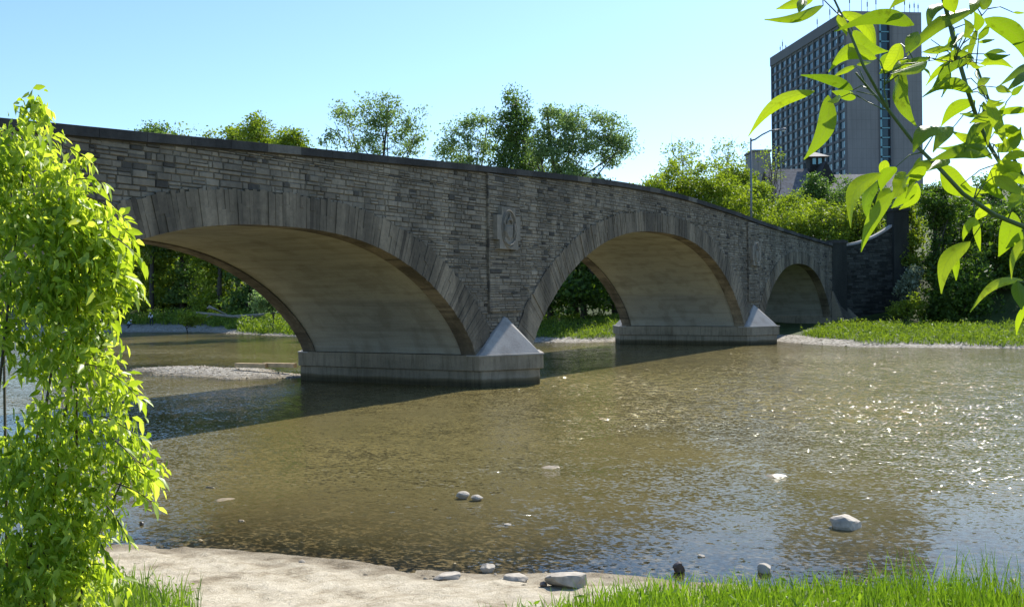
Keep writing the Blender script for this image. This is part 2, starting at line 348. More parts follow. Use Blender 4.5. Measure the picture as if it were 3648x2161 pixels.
# ------------------------------------------------------------------ water
mt, t, b = newmat('river_water'); t.nodes.remove(b)
geo = N(t, 'ShaderNodeNewGeometry')
def wn(sc, st, det, ro, rot=0.35):
    mp = N(t, 'ShaderNodeMapping'); mp.inputs['Scale'].default_value = st; mp.inputs['Rotation'].default_value = (0, 0, rot)
    t.links.new(geo.outputs['Position'], mp.inputs[0])
    n = N(t, 'ShaderNodeTexNoise'); n.inputs['Scale'].default_value = sc; n.inputs['Detail'].default_value = det; n.inputs['Roughness'].default_value = ro
    n.inputs['Distortion'].default_value = .4
    t.links.new(mp.outputs[0], n.inputs['Vector']); return n.outputs[0]
def wv(sc, st, det, ro, rot=0.0):
    mp = N(t, 'ShaderNodeMapping'); mp.inputs['Scale'].default_value = st; mp.inputs['Rotation'].default_value = (0, 0, rot)
    t.links.new(geo.outputs['Position'], mp.inputs[0])
    n = N(t, 'ShaderNodeTexNoise'); n.inputs['Scale'].default_value = sc; n.inputs['Detail'].default_value = det; n.inputs['Roughness'].default_value = ro
    t.links.new(mp.outputs[0], n.inputs['Vector'])
    a = N(t, 'ShaderNodeVectorMath'); a.operation = 'SUBTRACT'; t.links.new(n.outputs['Color'], a.inputs[0]); a.inputs[1].default_value = (.5, .5, .5); return a.outputs[0]
def vs(v, k):
    a = N(t, 'ShaderNodeVectorMath'); a.operation = 'SCALE'; t.links.new(v, a.inputs[0])
    if hasattr(k, 'is_output'): t.links.new(k, a.inputs['Scale'])
    else: a.inputs['Scale'].default_value = k
    return a.outputs[0]
def va(a_, b_):
    a = N(t, 'ShaderNodeVectorMath'); a.operation = 'ADD'
    for i_, v in enumerate((a_, b_)):
        if hasattr(v, 'is_output'): t.links.new(v, a.inputs[i_])
        else: a.inputs[i_].default_value = v
    return a.outputs[0]
# slopes of the ripples: long swells, wind ripples, fine chop (rougher in patches, calm over the shallows)
patch = wn(.10, (1, .7, 1), 3, .6)
amp = math_(t, 'MULTIPLY', ramp(t, patch, [(.38, (.25,.25,.25)), (.60, (1.15,1.15,1.15))]).outputs[0], attr(t, 'open'))
SLOPE1, SLOPE2, SLOPE3 = .24, .44, .95
sl = va(vs(wv(1.1, (1, .8, 1), 2, .5, .3), SLOPE1), va(vs(wv(4.2, (1.3, .7, 1), 2, .55, .5), SLOPE2), vs(wv(12, (1.2, .8, 1), 2, .6), SLOPE3)))
gm = math_(t, 'GREATER_THAN', math_(t, 'ADD', wn(3.3, (1, .8, 1), 2, .6, 1.1), math_(t, 'MULTIPLY', attr(t, 'riffle'), .07)), .605)
spk = vs(wv(9, (1, 1, 1), 1, .5, 1.3), math_(t, 'MULTIPLY', gm, 6.0))
sl = vs(va(sl, vs(spk, math_(t, 'ADD', .3, math_(t, 'MULTIPLY', attr(t, 'riffle'), .9)))), math_(t, 'ADD', amp, math_(t, 'MULTIPLY', attr(t, 'riffle'), .8)))
fl = N(t, 'ShaderNodeVectorMath'); fl.operation = 'MULTIPLY'; t.links.new(sl, fl.inputs[0]); fl.inputs[1].default_value = (1, 1, 0)
nm_ = N(t, 'ShaderNodeVectorMath'); nm_.operation = 'NORMALIZE'; t.links.new(va(fl.outputs[0], (0, 0, 1)), nm_.inputs[0])
bp_ = nm_
fr = N(t, 'ShaderNodeFresnel'); fr.inputs[0].default_value = 1.33; t.links.new(bp_.outputs[0], fr.inputs[1])
gl_ = N(t, 'ShaderNodeBsdfGlossy'); gl_.inputs['Roughness'].default_value = .08; t.links.new(bp_.outputs[0], gl_.inputs['Normal'])
df = N(t, 'ShaderNodeBsdfDiffuse'); 
nt2 = wn(.12, (1,.5,1), 4, .6)
t.links.new(ramp(t, nt2, [(.35, (.18,.15,.056)), (.65, (.235,.192,.078))]).outputs[0], df.inputs[0])
tp = N(t, 'ShaderNodeBsdfTransparent'); tp.inputs[0].default_value = (.92,.88,.76,1)
murk = N(t, 'ShaderNodeMixShader'); t.links.new(attr(t, 'murk'), murk.inputs[0]); t.links.new(tp.outputs[0], murk.inputs[1]); t.links.new(df.outputs[0], murk.inputs[2])
mx = N(t, 'ShaderNodeMixShader'); t.links.new(fr.outputs[0], mx.inputs[0]); t.links.new(murk.outputs[0], mx.inputs[1]); t.links.new(gl_.outputs[0], mx.inputs[2])
t.links.new(mx.outputs[0], t.nodes['Material Output'].inputs[0]); M['water'] = mt
wus = np.concatenate([np.arange(-400,0,20), np.arange(0,20,.5), np.arange(20,60,1), np.arange(60,82,.7), np.arange(82,104,4)])
wvs = np.concatenate([np.arange(-150,-26,6), np.arange(-26,0,.5), np.arange(0,30,.8), np.arange(30,110,2), np.arange(110,420,15)])
water, WU, WV, _ = grid('river', wus, wvs, lambda U, V: U*0.0, M['water']); structure(water)
dep = np.clip(-gz(WU, WV), 0, 2)
setattrf(water, 'open', .16+.84*sm(WU-uL(WV), 1.0, 9.5))
setattrf(water, 'murk', .97*(1-np.exp(-dep*3.4)))

rif = np.zeros(len(WU))
for (xd, yd, su, sv, k_) in [(1950,985,5,3,1),(2150,1015,3.5,2.5,1),(1500,930,5,4,.8),(1250,935,3,2,.7),(1800,940,7,4,.7),(2000,890,9,6,.6),(1380,1072,1.0,.8,.8),(2300,940,6,4,.7),(1330,1255,1.2,.6,.5),(1550,1020,3,2,.6)]:
    c_ = onz(xd/.6867, yd/.6867); rif += k_*np.exp(-((WU-c_[0])/su)**2-((WV-c_[1])/sv)**2)
setattrf(water, 'riffle', np.clip(rif, 0, 1.2))

# ------------------------------------------------------------------ bridge
UC = 52.27; A2 = 14.6; PW = 4.73; ZT = 1.285; ZB = .65; W = 9.13; P = 1.9; ZA = 2.75
ARCH = [dict(c=UC-30.0, a=10.75, z0=ZT, h=4.6, r0=1.02, r1=1.35),
        dict(c=UC, a=A2+.1, z0=ZT, h=5.84, r0=1.03, r1=1.5),
        dict(c=UC+29.35, a=10.3, z0=ZT, h=4.66, r0=.95, r1=1.3)]
def arch_pt(A, th):        # th 0..pi, superellipse-like three-centred arch
    cx, sx_ = math.cos(th), math.sin(th)
    t_ = abs(cx)**(2/2.4*1.0)
    x = math.copysign(t_, cx); z = max(0.0, 1-abs(x)**2.4)**.78
    return A['c']-A['a']*x, A['z0']+A['h']*z
def arch_curve(A, n=400):
    pts = np.array([arch_pt(A, math.pi*i/n) for i in range(n+1)])
    seg = np.linalg.norm(np.diff(pts, axis=0), axis=1); s = np.concatenate([[0], np.cumsum(seg)])
    return pts, s
def arch_sample(A, m_):
    pts, s = arch_curve(A); q = np.linspace(0, s[-1], m_+1)
    p = np.stack([np.interp(q, s, pts[:,0]), np.interp(q, s, pts[:,1])], -1)
    d = np.gradient(p, axis=0); d /= np.linalg.norm(d, axis=1)[:, None]
    nrm = np.stack([-d[:,1], d[:,0]], -1)         # outward (up)
    frac = np.abs(np.linspace(-1, 1, m_+1))
    th = A['r0']+(A['r1']-A['r0'])*frac**2
    return p, nrm, th
for A in ARCH:
    p, nrm, th = arch_sample(A, 300); A['ex'] = p+nrm*th[:, None]; A['in'] = p
COP = np.array([(-46,7.6),(-41,7.85),(-38.9,7.95),(-35.3,8.13),(-31,8.38),(-27.6,8.55),(-21.3,8.87),(-16.8,9.1),(-10,9.4),(-5,9.57),(0,9.63),(5,9.54),(12.2,9.26),(19.6,8.87),(28.6,8.5),(40.5,8.1),(60,7.9)])
def ztop(u): return np.interp(u-UC, COP[:,0], COP[:,1])
def zext(u):               # height of the rings' outer edge above a point, or the footing
    z = ZT
    for A in ARCH:
        e = A['ex']
        if e[0,0] < u < e[-1,0]: z = max(z, float(np.interp(u, e[:,0], e[:,1])))
    return z
U0, U1 = UC-42.2, UC+41.0
bridge = thing('stone_arch_bridge', (UC, W/2, 0), 'long grey stone bridge with three arches crossing the brown river', 'bridge')
# masses: front and back spandrel walls (mortar behind the stones)
def spandrel(v0, v1):
    mb = MB(); xs = np.linspace(U0, U1, 421)
    for i in range(len(xs)-1):
        a, b_ = xs[i], xs[i+1]; za, zb_ = zext(a)-.35, zext(b_)-.35; ta, tb = ztop(a)-.3, ztop(b_)-.3
        mb.add([(a,v0,za),(b_,v0,zb_),(b_,v0,tb),(a,v0,ta),(a,v1,za),(b_,v1,zb_),(b_,v1,tb),(a,v1,ta)],
               [(0,1,2,3),(5,4,7,6),(3,2,6,7),(4,5,1,0)], .5)
    return mb
spandrel(0, .5).build('spandrel_wall', M['mortar'], bridge)
spandrel(W-.5, W).build('spandrel_wall', M['mortar'], bridge)
# rubble stones laid in courses on the river face
def stones(mb, u0, u1, z0f, z1f, v, zmin, zmax, skip=None, ref=None, lenr=(.14,.58)):
    z = zmin
    while z < zmax:
        h = random.choice([.07,.08,.1,.12,.14,.17,.21]); u = u0+random.uniform(-.5, 0)
        while u < u1:
            L = random.uniform(*lenr)*(1 if random.random() < .8 else 1.5); a, b_ = max(u, u0), min(u+L, u1); u += L
            if b_-a < .06: continue
            # split a course now and then into two thin stones
            parts = [(z, z+h)] if (h < .18 or random.random() < .7) else [(z, z+h*.5), (z+h*.5, z+h)]
            for (p0, p1) in parts:
                off = 0 if ref is None else ref((a+b_)/2)
                q0, q1 = p0+off, p1+off; mid = (a+b_)/2
                if q1 < min(z0f(a), z0f(b_)) or q0 > max(z1f(a), z1f(b_))-.02: continue
                if skip and skip(a, b_, q0, q1): continue
                q1 = min(q1, z1f(mid)+.02)
                if q1-q0 < .03: continue
                g = .008; pr = random.uniform(.015, .06); e = min(.02, (q1-q0)*.2)
                tn = random.random()
                tn = tn*.14 if random.random() < .07 else (.3+.6*tn)
                j = lambda: random.uniform(-.008, .008)
                x0, x1, y0, y1 = a+g, b_-g, q0+g*.6, q1-g*.6
                mb.add([(x0,v,y0),(x1,v,y0),(x1,v,y1),(x0,v,y1),(x0+e+j(),v-pr+j(),y0+e),(x1-e+j(),v-pr+j(),y0+e+j()),(x1-e+j(),v-pr+j(),y1-e),(x0+e+j(),v-pr+j(),y1-e+j())],
                       [(4,5,6,7),(0,1,5,4),(1,2,6,5),(2,3,7,6),(3,0,4,7)], tn)
        z += h
mb = MB()
PILC = [UC-A2-PW/2, UC+A2+PW/2]
def skip_pil(a, b_, q0, q1):
    return any(a > c-1.3 and b_ < c+1.3 and q0 > 3.0 for c in PILC)
stones(mb, U0, U1, lambda u: zext(u)-.25, lambda u: ztop(u)-.36, 0.0, 1.2, 10.0, skip_pil)
mb.build('rubble_facing', M['rubble'], bridge)
# arch rings of narrow radial stones, front and back
for k, A in enumerate(ARCH):
    n = int(arch_curve(A)[1][-1]/.15)
    p, nrm, th = arch_sample(A, n)
    for side in (0, 1):
        mb = MB()
        for i in range(n):
            if side == 1 and i % 1: continue
            tn = random.uniform(.35, .9) if random.random() < .95 else random.uniform(.05, .3)
            pr = .075+random.uniform(0, .025); g = .003
            o0, o1 = p[i]+(p[i+1]-p[i])*g/.15, p[i+1]-(p[i+1]-p[i])*g/.15
            ta = th[i]+random.uniform(-.05, .07)
            # every ring is two or three stones deep
            cuts = [0, 1] if random.random() < .35 else [0, random.uniform(.35, .65), 1]
            for c0, c1 in zip(cuts[:-1], cuts[1:]):
                tn2 = min(1, max(0, tn+random.uniform(-.12, .12))); pq = pr+random.uniform(-.015, .015)
                a0 = o0+nrm[i]*(ta*c0+(g if c0 else 0)); a1 = o1+nrm[i+1]*(ta*c0+(g if c0 else 0)); b0 = o0+nrm[i]*ta*c1; b1 = o1+nrm[i+1]*ta*c1
                y0, y1 = (-pq, .62) if side == 0 else (W+pq, W-.62)
                vs_ = [(a0[0],y0,a0[1]),(a1[0],y0,a1[1]),(b1[0],y0,b1[1]),(b0[0],y0,b0[1]),(a0[0],y1,a0[1]),(a1[0],y1,a1[1]),(b1[0],y1,b1[1]),(b0[0],y1,b0[1])]
                mb.add(vs_, [(0,1,2,3),(5,4,7,6),(4,5,1,0),(1,5,6,2),(2,6,7,3),(3,7,4,0)], tn2)
        mb.build('arch_ring', M['voussoir'], bridge)
    # concrete vault, set a little back from the ring
    mb = MB(); p, nrm, th = arch_sample(A, 90); q = p+nrm*.06
    for i in range(90):
        (x0, z0), (x1, z1) = q[i], q[i+1]; (X0, Z0), (X1, Z1) = q[i]+nrm[i]*.5, q[i+1]+nrm[i+1]*.5
        mb.add([(x0,.3,z0),(x1,.3,z1),(x1,W-.3,z1),(x0,W-.3,z0),(X0,.3,Z0),(X1,.3,Z1),(X1,W-.3,Z1),(X0,W-.3,Z0)], [(0,3,2,1),(4,5,6,7)], .5)
    vo = mb.build('arch_vault', M['vault'], bridge, smooth=False)
# piers with pointed ends and half-pyramid caps
def pier(c, hw):
    e = .3; l, r = c-hw, c+hw
    pt = thing('pier', (c, W/2, 0), '', 'pier'); del pt['label']; del pt['category']
    pt.parent = bridge; pt.matrix_parent_inverse = Matrix.Translation(-Vector(bridge.location))
    def plan(s, ins=0):
        return [(l+ins,-e),(c,-P+ins*1.3),(r-ins,-e),(r-ins,W+e),(c,W+P-ins*1.3),(l+ins,W+e)]
    a = MB(); a.prism(plan(0), ZB, ZT); 
    fb = a.build('pier_ledge', M['pier'], pt)
    a = MB(); a.prism(plan(0, .13), -1.6, ZB-.003); a.build('pier_footing', M['pier'], pt)
    for sgn in (-1, 1):
        y = (lambda v: v) if sgn < 0 else (lambda v: W-v)
        L = .1; a = MB()
        vs_ = [(l+L, y(-.01), ZT),(l+L, y(-e+.04), ZT+.0),(c, y(-P+L*1.4), ZT),(r-L, y(-e+.04), ZT),(r-L, y(-.01), ZT),(c, y(-.02), ZA+.05),(c-.12, y(-.09), ZA),(c+.12, y(-.09), ZA)]
        fs = [(0,1,6),(1,2,6),(2,7,6),(2,3,7),(3,4,7),(5,6,7),(0,6,5),(4,5,7)]
        if sgn > 0: fs = [f[::-1] for f in fs]
        a.add(vs_, fs); a.build('cutwater_cap', M['capstone'], pt)
        a = MB(); lip = [(l-.03, y(-e)),(c, y(-P-.05)),(r+.03, y(-e)),(r+.03, y(.3)),(l-.03, y(.3))]
        if sgn > 0: lip = lip[::-1]
        a.prism(lip, ZT-.05, ZT-.004+.008); a.build('ledge_lip', M['capstone'], pt)
M['capstone'] = concrete('cap_concrete', (.40,.38,.35), (.30,.28,.26), joint=False)
for c in PILC: pier(c, PW/2)
for o_ in list(bpy.data.objects):
    if o_.name.split('.')[0] in ('pier_ledge', 'pier_footing', 'cutwater_cap', 'abutment'):
        md = o_.modifiers.new('worn_edge', 'BEVEL'); md.width = .035; md.segments = 2; md.limit_method = 'ANGLE'
# pilasters above the piers, each with its carved plaque
for i, c in enumerate(PILC):
    a = MB(); zt_ = ztop(c)-.40
    a.box((c-1.22, -.11, 3.0), (c+1.22, .1, zt_), .5)
    pil = a.build('pilaster', M['mortar'], bridge)
    a = MB(); stones(a, c-1.24, c+1.24, lambda u: 3.0, lambda u: zt_, -.11, 3.0, zt_, lenr=(.3,.8))
    # left flank of the pilaster
    z = 3.0
    while z < zt_:
        h = random.choice([.12,.16,.2]); tn = random.random()*.6
        a.box((c-1.27, -.14, z+.01), (c-1.2, -.005, min(z+h, zt_)-.005), tn); a.box((c+1.2, -.14, z+.01), (c+1.27, -.005, min(z+h, zt_)-.005), tn); z += h
    a.build('pilaster_stone', M['rubble'], pil)
    k = 1.0 if i == 0 else .98; zc = 6.4 if i == 0 else 6.35
    a = MB()
    def pl(x0, x1, z0, z1, d=.1): a.box((c+x0, -.24-d, zc+z0), (c+x1, -.12, zc+z1), .5)
    pl(-.92,.92,-.42,.60); pl(-.74,.74,-.8,-.423,.098); pl(-.55,.55,.603,.95,.098)
    plq = a.build('plaque', M['plaque'], pil)
    a = MB()
    for (rx, rz, rr) in ((.56,.78,.035),(.47,.67,.022)):
        a.tube([(c+rx*math.cos(q), -.35, zc+.04+rz*math.sin(q)) for q in np.linspace(0, 2*math.pi, 41)], rr, 6, .3, False)
    # carved shield with a crest above it, supporters and a scroll below
    sh = [(-.3,.2),(.3,.2),(.3,-.1),(.18,-.33),(0,-.45),(-.18,-.33),(-.3,-.1)]
    a.add([(c+x, -.345, zc+z) for x, z in sh]+[(c+x*.8, -.40, zc+z*.8) for x, z in sh], [(7,8,9,10,11,12,13)[::1]]+[(q,(q+1)%7,7+(q+1)%7,7+q) for q in range(7)], .7)
    a.tube([(c-.2,-.37,zc+.26),(c-.16,-.39,zc+.4),(c,-.4,zc+.5),(c+.16,-.39,zc+.4),(c+.2,-.37,zc+.26)], .045, 6, .4)
    a.tube([(c,-.38,zc+.4),(c,-.4,zc+.68)], [.08,.03], 6, .4)
    for s_ in (-1, 1):
        a.tube([(c+s_*.34,-.36,zc-.3),(c+s_*.4,-.39,zc-.05),(c+s_*.36,-.39,zc+.15),(c+s_*.42,-.36,zc+.3)], [.04,.07,.05,.03], 6, .4)
    a.tube([(c-.4,-.36,zc-.45),(c-.2,-.38,zc-.58),(c,-.38,zc-.62),(c+.2,-.38,zc-.58),(c+.4,-.36,zc-.45)], .04, 6, .5)
    a.build('carved_crest', M['plaque2'] if 'plaque2' in M else M.setdefault('plaque2', stone_mat('carved_relief', [(0,(.2,.185,.155)),(1,(.27,.25,.21))], .4)), plq)
# coping slabs, both sides
for side in (0, 1):
    a = MB(); u = U0
    while u < U1-.1:
        L = 1.45; b_ = min(u+L, U1); tn = random.uniform(0, .55) if random.random() < .9 else 1
        y0, y1 = (-.17, .55) if side == 0 else (W-.55, W+.17); g = .006
        ua, ub = u+g, b_-g; za, zb_ = ztop(ua), ztop(ub); dz = random.uniform(-.006, .006)
        ym = (y0+y1)/2
        a.add([(ua,y0,za-.31),(ub,y0,zb_-.31),(ub,y1,zb_-.31),(ua,y1,za-.31),(ua,y0,za-.06+dz),(ub,y0,zb_-.06+dz),(ub,y1,zb_-.06+dz),(ua,y1,za-.06+dz),(ua,ym,za+dz),(ub,ym,zb_+dz)],
              [(0,3,2,1),(0,1,5,4),(2,3,7,6),(4,5,9,8),(8,9,6,7),(1,2,6,9,5),(3,0,4,8,7)], tn)
        u += L
    a.build('parapet_coping', M['coping'], bridge)
# roadway on the bridge
a = MB(); xs = np.linspace(U0, U1, 60)
for i in range(59):
    a.add([(xs[i],.5,ztop(xs[i])-1.25),(xs[i+1],.5,ztop(xs[i+1])-1.25),(xs[i+1],W-.5,ztop(xs[i+1])-1.25),(xs[i],W-.5,ztop(xs[i])-1.25)], [(0,1,2,3)])
a.build('roadway', M['asphalt'], bridge)
# abutments
for (x0, x1, s_) in ((ARCH[2]['c']+ARCH[2]['a'], U1+.3, 1), (U0-.3, ARCH[0]['c']-ARCH[0]['a'], -1)):
    a = MB(); a.box((x0, .05, -1.5), (x1, W-.05, ZT+2)); 
    if s_ > 0: a.box((x0-.22, -.12, ZB), (x0+1.0, W+.12, ZT-.004)); a.box((x0-.1, -.05, -1.2), (x0+.8, W+.05, ZB-.004))
    else: a.box((x1-1.0, -.12, ZB), (x1+.22, W+.12, ZT-.004)); a.box((x1-.8, -.05, -1.6), (x1+.1, W+.05, ZB-.004))
    a.build('abutment', M['pier'], bridge)
a = MB()   # battered stone foot of the far abutment
x0 = U1-1.0
a.add([(x0,-.1,.3),(x0+2.6,-.1,.3),(x0+2.6,-2.6,.3),(x0,-1.5,.3),(x0,-.1,3.7),(x0+1.7,-.1,3.7)], [(3,2,5,4),(0,3,4),(2,1,5),(1,0,4,5)], .8)
a.build('sloped_footing', M['voussoir'], bridge)
# end pillars and curved wing walls
def wing(p0, p1, ptop, pend, pillar_top, name_parent):
    p0 = np.array(p0); p1 = np.array(p1); d = (p1-p0); Lw = np.linalg.norm(d); d /= Lw; n = np.array([-d[1], d[0]])
    a = MB(); nn = 24; prof = [ptop+(pend-ptop)*(i/nn)**2.1 for i in range(nn+1)]
    cp = MB()
    for i in range(nn):
        q0 = p0+d*Lw*i/nn; q1 = p0+d*Lw*(i+1)/nn; h = .28
        a.add([(*(q0-n*h),-.6),(*(q1-n*h),-.6),(*(q1-n*h),prof[i+1]-.2),(*(q0-n*h),prof[i]-.2),(*(q0+n*h),-.6),(*(q1+n*h),-.6),(*(q1+n*h),prof[i+1]-.2),(*(q0+n*h),prof[i]-.2)],
              [(0,1,2,3),(5,4,7,6),(3,2,6,7)], .4)
        h = .36
        cp.add([(*(q0-n*h),prof[i]-.21),(*(q1-n*h),prof[i+1]-.21),(*(q1+n*h),prof[i+1]-.21),(*(q0+n*h),prof[i]-.21),(*(q0-n*h),prof[i]),(*(q1-n*h),prof[i+1]),(*(q1+n*h),prof[i+1]),(*(q0+n*h),prof[i])],
               [(0,3,2,1),(4,5,6,7),(0,1,5,4),(2,3,7,6)], .95)
    ww = a.build('wing_wall', M['wingwall'], name_parent)
    st_ = MB(); z = 0.3
    while z < pend:
        h = random.choice([.13,.17,.2,.25]); s = 0
        while s < Lw:
            L = random.uniform(.25, .9); e_ = min(s+L, Lw); m_ = (s+e_)/2; lim = np.interp(m_/Lw, np.linspace(0,1,nn+1), prof)-.22
            if z+h < lim:
                pr = .28+random.uniform(.02,.07); A_ = p0+d*(s+.01); B_ = p0+d*(e_-.01)
                for sg in (-1, 1):
                    vsx = [(*(A_+n*.28*sg),z+.01),(*(B_+n*.28*sg),z+.01),(*(B_+n*.28*sg),z+h-.01),(*(A_+n*.28*sg),z+h-.01)]+[(*(A_+n*pr*sg+d*.015),z+.025),(*(B_+n*pr*sg-d*.015),z+.025),(*(B_+n*pr*sg-d*.015),z+h-.025),(*(A_+n*pr*sg+d*.015),z+h-.025)]
                    fs = [(4,5,6,7),(0,1,5,4),(1,2,6,5),(2,3,7,6),(3,0,4,7)]
                    st_.add(vsx, fs if sg < 0 else [f[::-1] for f in fs], random.random())
            s += L
        z += h
    st_.build('wing_wall_stone', M['wingwall'], ww)
    cp.build('wing_coping', M['coping_light'], ww)
    for (pc, hw, zt_) in ((p0, .7, ptop+.38), (p1, .72, pillar_top)):
        a = MB(); 
        def sq(h_): return [tuple(pc+d*sx_*h_+n*sy_*h_) for sx_, sy_ in ((-1,-1),(1,-1),(1,1),(-1,1))]
        a.prism(sq(hw), -.6, zt_-.3, .5); pil = a.build('end_pillar', M['wingwall'], name_parent)
        a = MB(); a.prism(sq(hw+.1), zt_-.3, zt_-.1, .4); a.prism(sq(hw-.05), zt_-.1, zt_, .4); a.build('pillar_cap', M['coping'], pil)
M['coping_light'] = concrete('wing_coping', (.42,.40,.40), (.30,.29,.29), joint=False)
wing((U1+.5, -.2), (97.3, -5.0), 8.0, 10.3, 11.3, bridge)
wing((U0-.5, -.2), (3.5, -4.5), 7.8, 9.8, 10.6, bridge)
exec_marker = 0

# ------------------------------------------------------------------ foliage helpers
def rnd_dirs(n):
    d = RNG.normal(size=(n, 3)); return d/np.linalg.norm(d, axis=1)[:, None]
def leaf_quads(centres, size, droop=0.0, aspect=.55, vary=.4):
    """one folded two-triangle leaf per centre -> (n*4,3)"""
    n = len(centres); d = rnd_dirs(n); d[:, 2] -= droop; d /= np.linalg.norm(d, axis=1)[:, None]
    r = rnd_dirs(n); s = np.cross(d, r); s /= (np.linalg.norm(s, axis=1)[:, None]+1e-9)
    L = size*(1+vary*(RNG.random(n)*2-1))[:, None]
    a = centres-d*L*.5; b_ = centres+d*L*.5; k = np.cross(d, s)*L*.08
    return np.stack([a, centres+s*L*aspect*.5+k, b_, centres-s*L*aspect*.5+k], 1).reshape(-1, 3)
def clump_points(blobs, n, clumps, spread, hollow=.35, seed_scale=1.0):
    """points gathered in small clumps spread through the blobs' volume"""
    vol = np.array([b_[3]*b_[4]*b_[5] for b_ in blobs])**.8; pick = RNG.choice(len(blobs), clumps, p=vol/vol.sum())
    B = np.array(blobs)[pick]; d = rnd_dirs(clumps); rr = (hollow+(1-hollow)*RNG.random(clumps)**.6)[:, None]
    C = B[:, :3]+d*rr*B[:, 3:6]
    k = RNG.integers(0, clumps, n); sp = spread*(.6+.8*RNG.random(clumps))
    return C[k]+np.clip(RNG.normal(size=(n, 3)), -1.5, 1.5)*sp[k][:, None]*np.array([1, 1, .7]), C
def trunk_mesh(base, blobs, r0, name, parent, nl=9, lean=(0, 0), mat='bark', bare=0):
    a = MB(); top = np.array(blobs[np.argmax([b_[2]+b_[5] for b_ in blobs])][:3]); base = np.array(base, float)
    top = np.array([top[0], top[1], top[2]])
    pts = []; nseg = 7
    for i in range(nseg+1):
        f = i/nseg; q = base*(1-f)+top*f+np.array([math.sin(f*5+base[0])*.25, math.cos(f*4+base[1])*.25, 0])*min(1, f*2)+np.array([lean[0], lean[1], 0])*math.sin(f*math.pi)
        pts.append(q)
    pts[0][2] -= .5
    a.tube(pts, [r0*(1.25 if i == 0 else 1)*(1-.8*i/nseg) for i in range(nseg+1)], 8)
    for k in range(nl):
        f = .25+.65*(k+.5)/nl; i = int(f*nseg); st_ = pts[i]*(1-(f*nseg-i))+pts[min(i+1, nseg)]*(f*nseg-i)
        b_ = blobs[random.randrange(len(blobs))]
        e = np.array(b_[:3])+rnd_dirs(1)[0]*np.array(b_[3:6])*.8
        if e[2] < st_[2]: e[2] = st_[2]+abs(e[2]-st_[2])*.3
        m1 = st_*.5+e*.5+np.array([0, 0, -.12*np.linalg.norm(e-st_)])*(.5)+RNG.normal(size=3)*.3
        rr = r0*(1-.75*f)*.6
        a.tube([st_, m1, e], [rr, rr*.6, rr*.15], 5)
        for kk in range(3+bare):
            g_ = random.uniform(.35, .95); s0 = st_*(1-g_)**2+2*m1*g_*(1-g_)+e*g_*g_; e2 = s0+rnd_dirs(1)[0]*np.array([1, 1, .8])*random.uniform(.8, 2.2)+np.array([0, 0, .6])
            a.tube([s0, (s0+e2)/2+RNG.normal(size=3)*.15, e2], [rr*.35, rr*.22, rr*.06], 4)
    return a.build(name, M[mat], parent, smooth=True)
def tree(name, label, cat, base, blobs, n, size, mat, clumps=140, spread=.55, r0=.3, droop=0., group=None, lean=(0,0), nl=9, hollow=.35, aspect=.55, bare=0):
    o = thing(name, tuple(base), label, cat, group)
    trunk_mesh(base, blobs, r0, 'trunk', o, nl, lean, bare=bare)
    pts, C = clump_points(blobs, n, clumps, spread, hollow)
    pts[:, 2] = np.maximum(pts[:, 2], base[2]+.1)
    # every clump has its own shade of green
    V = leaf_quads(pts, size, droop, aspect)
    tint = np.clip(.5+.25*RNG.normal(size=n)+.12*np.sin(pts[:, 0]*1.3+pts[:, 2]*.9), 0, 1)
    quads_mesh('crown', V, 4, M[mat], tint, o, [(0,1,2),(0,2,3)])
    return o
def px_blobs(lst, depth):
    """lobes given as picture position, half width, half height (at this distance), and a real depth"""
    out = []
    for x, y, rx, ry in lst:
        c = at(x, y, depth+random.uniform(-1.5, 1.5)); k = depth/F; out.append((c[0], c[1], c[2], rx*k, rx*k*1.0, ry*k))
    return out
def base_at(x, depth):
    p = at(x, 1060, depth); return (p[0], p[1], gz1(p[0], p[1]))

# trees that rise above the bridge
tree('tall_tree', 'airy loose-leaved tree with several stems, standing alone above the middle of the parapet', 'tree', base_at(1330, 108),
     px_blobs([(1200,400,45,40),(1255,430,60,50),(1330,400,55,60),(1385,360,30,30),(1400,440,70,60),(1480,450,50,45),(1500,410,25,30),(1170,500,50,30),(1300,510,90,40),(1420,520,80,40),(1320,650,150,90)], 108), 11000, .29, 'leaf_willow', 130, .55, .3, nl=16, bare=2)
tree('slender_tree', 'thin yellow-green tree left of the dark poplar', 'tree', base_at(1640, 104),
     px_blobs([(1590,500,35,40),(1640,470,40,35),(1690,440,40,35),(1730,420,30,30),(1620,550,60,40),(1700,530,60,60),(1660,660,90,90)], 104), 9000, .28, 'leaf_willow', 110, .5, .26, nl=12, bare=1)
tree('poplar_tree', 'tallest dark upright poplar rising behind the bridge above the first pier', 'tree', base_at(1850, 100),
     px_blobs([(1835,350,35,35),(1845,400,50,50),(1810,460,60,60),(1880,460,45,60),(1840,540,80,70),(1850,650,110,90),(1780,560,40,50)], 100), 15000, .27, 'leaf_mid', 180, .5, .35, nl=10)
tree('willow_tree', 'broad grey-green willow with leaning trunk right of the poplar', 'tree', base_at(2050, 96),
     px_blobs([(1945,380,30,40),(1975,430,55,50),(2030,430,50,50),(2060,500,70,70),(2130,450,60,55),(2190,480,50,70),(2160,540,70,60),(1990,560,80,80),(1930,520,50,80),(2030,680,140,90),(2230,530,30,45)], 96), 24000, .25, 'leaf_willow', 240, .5, .4, nl=14)
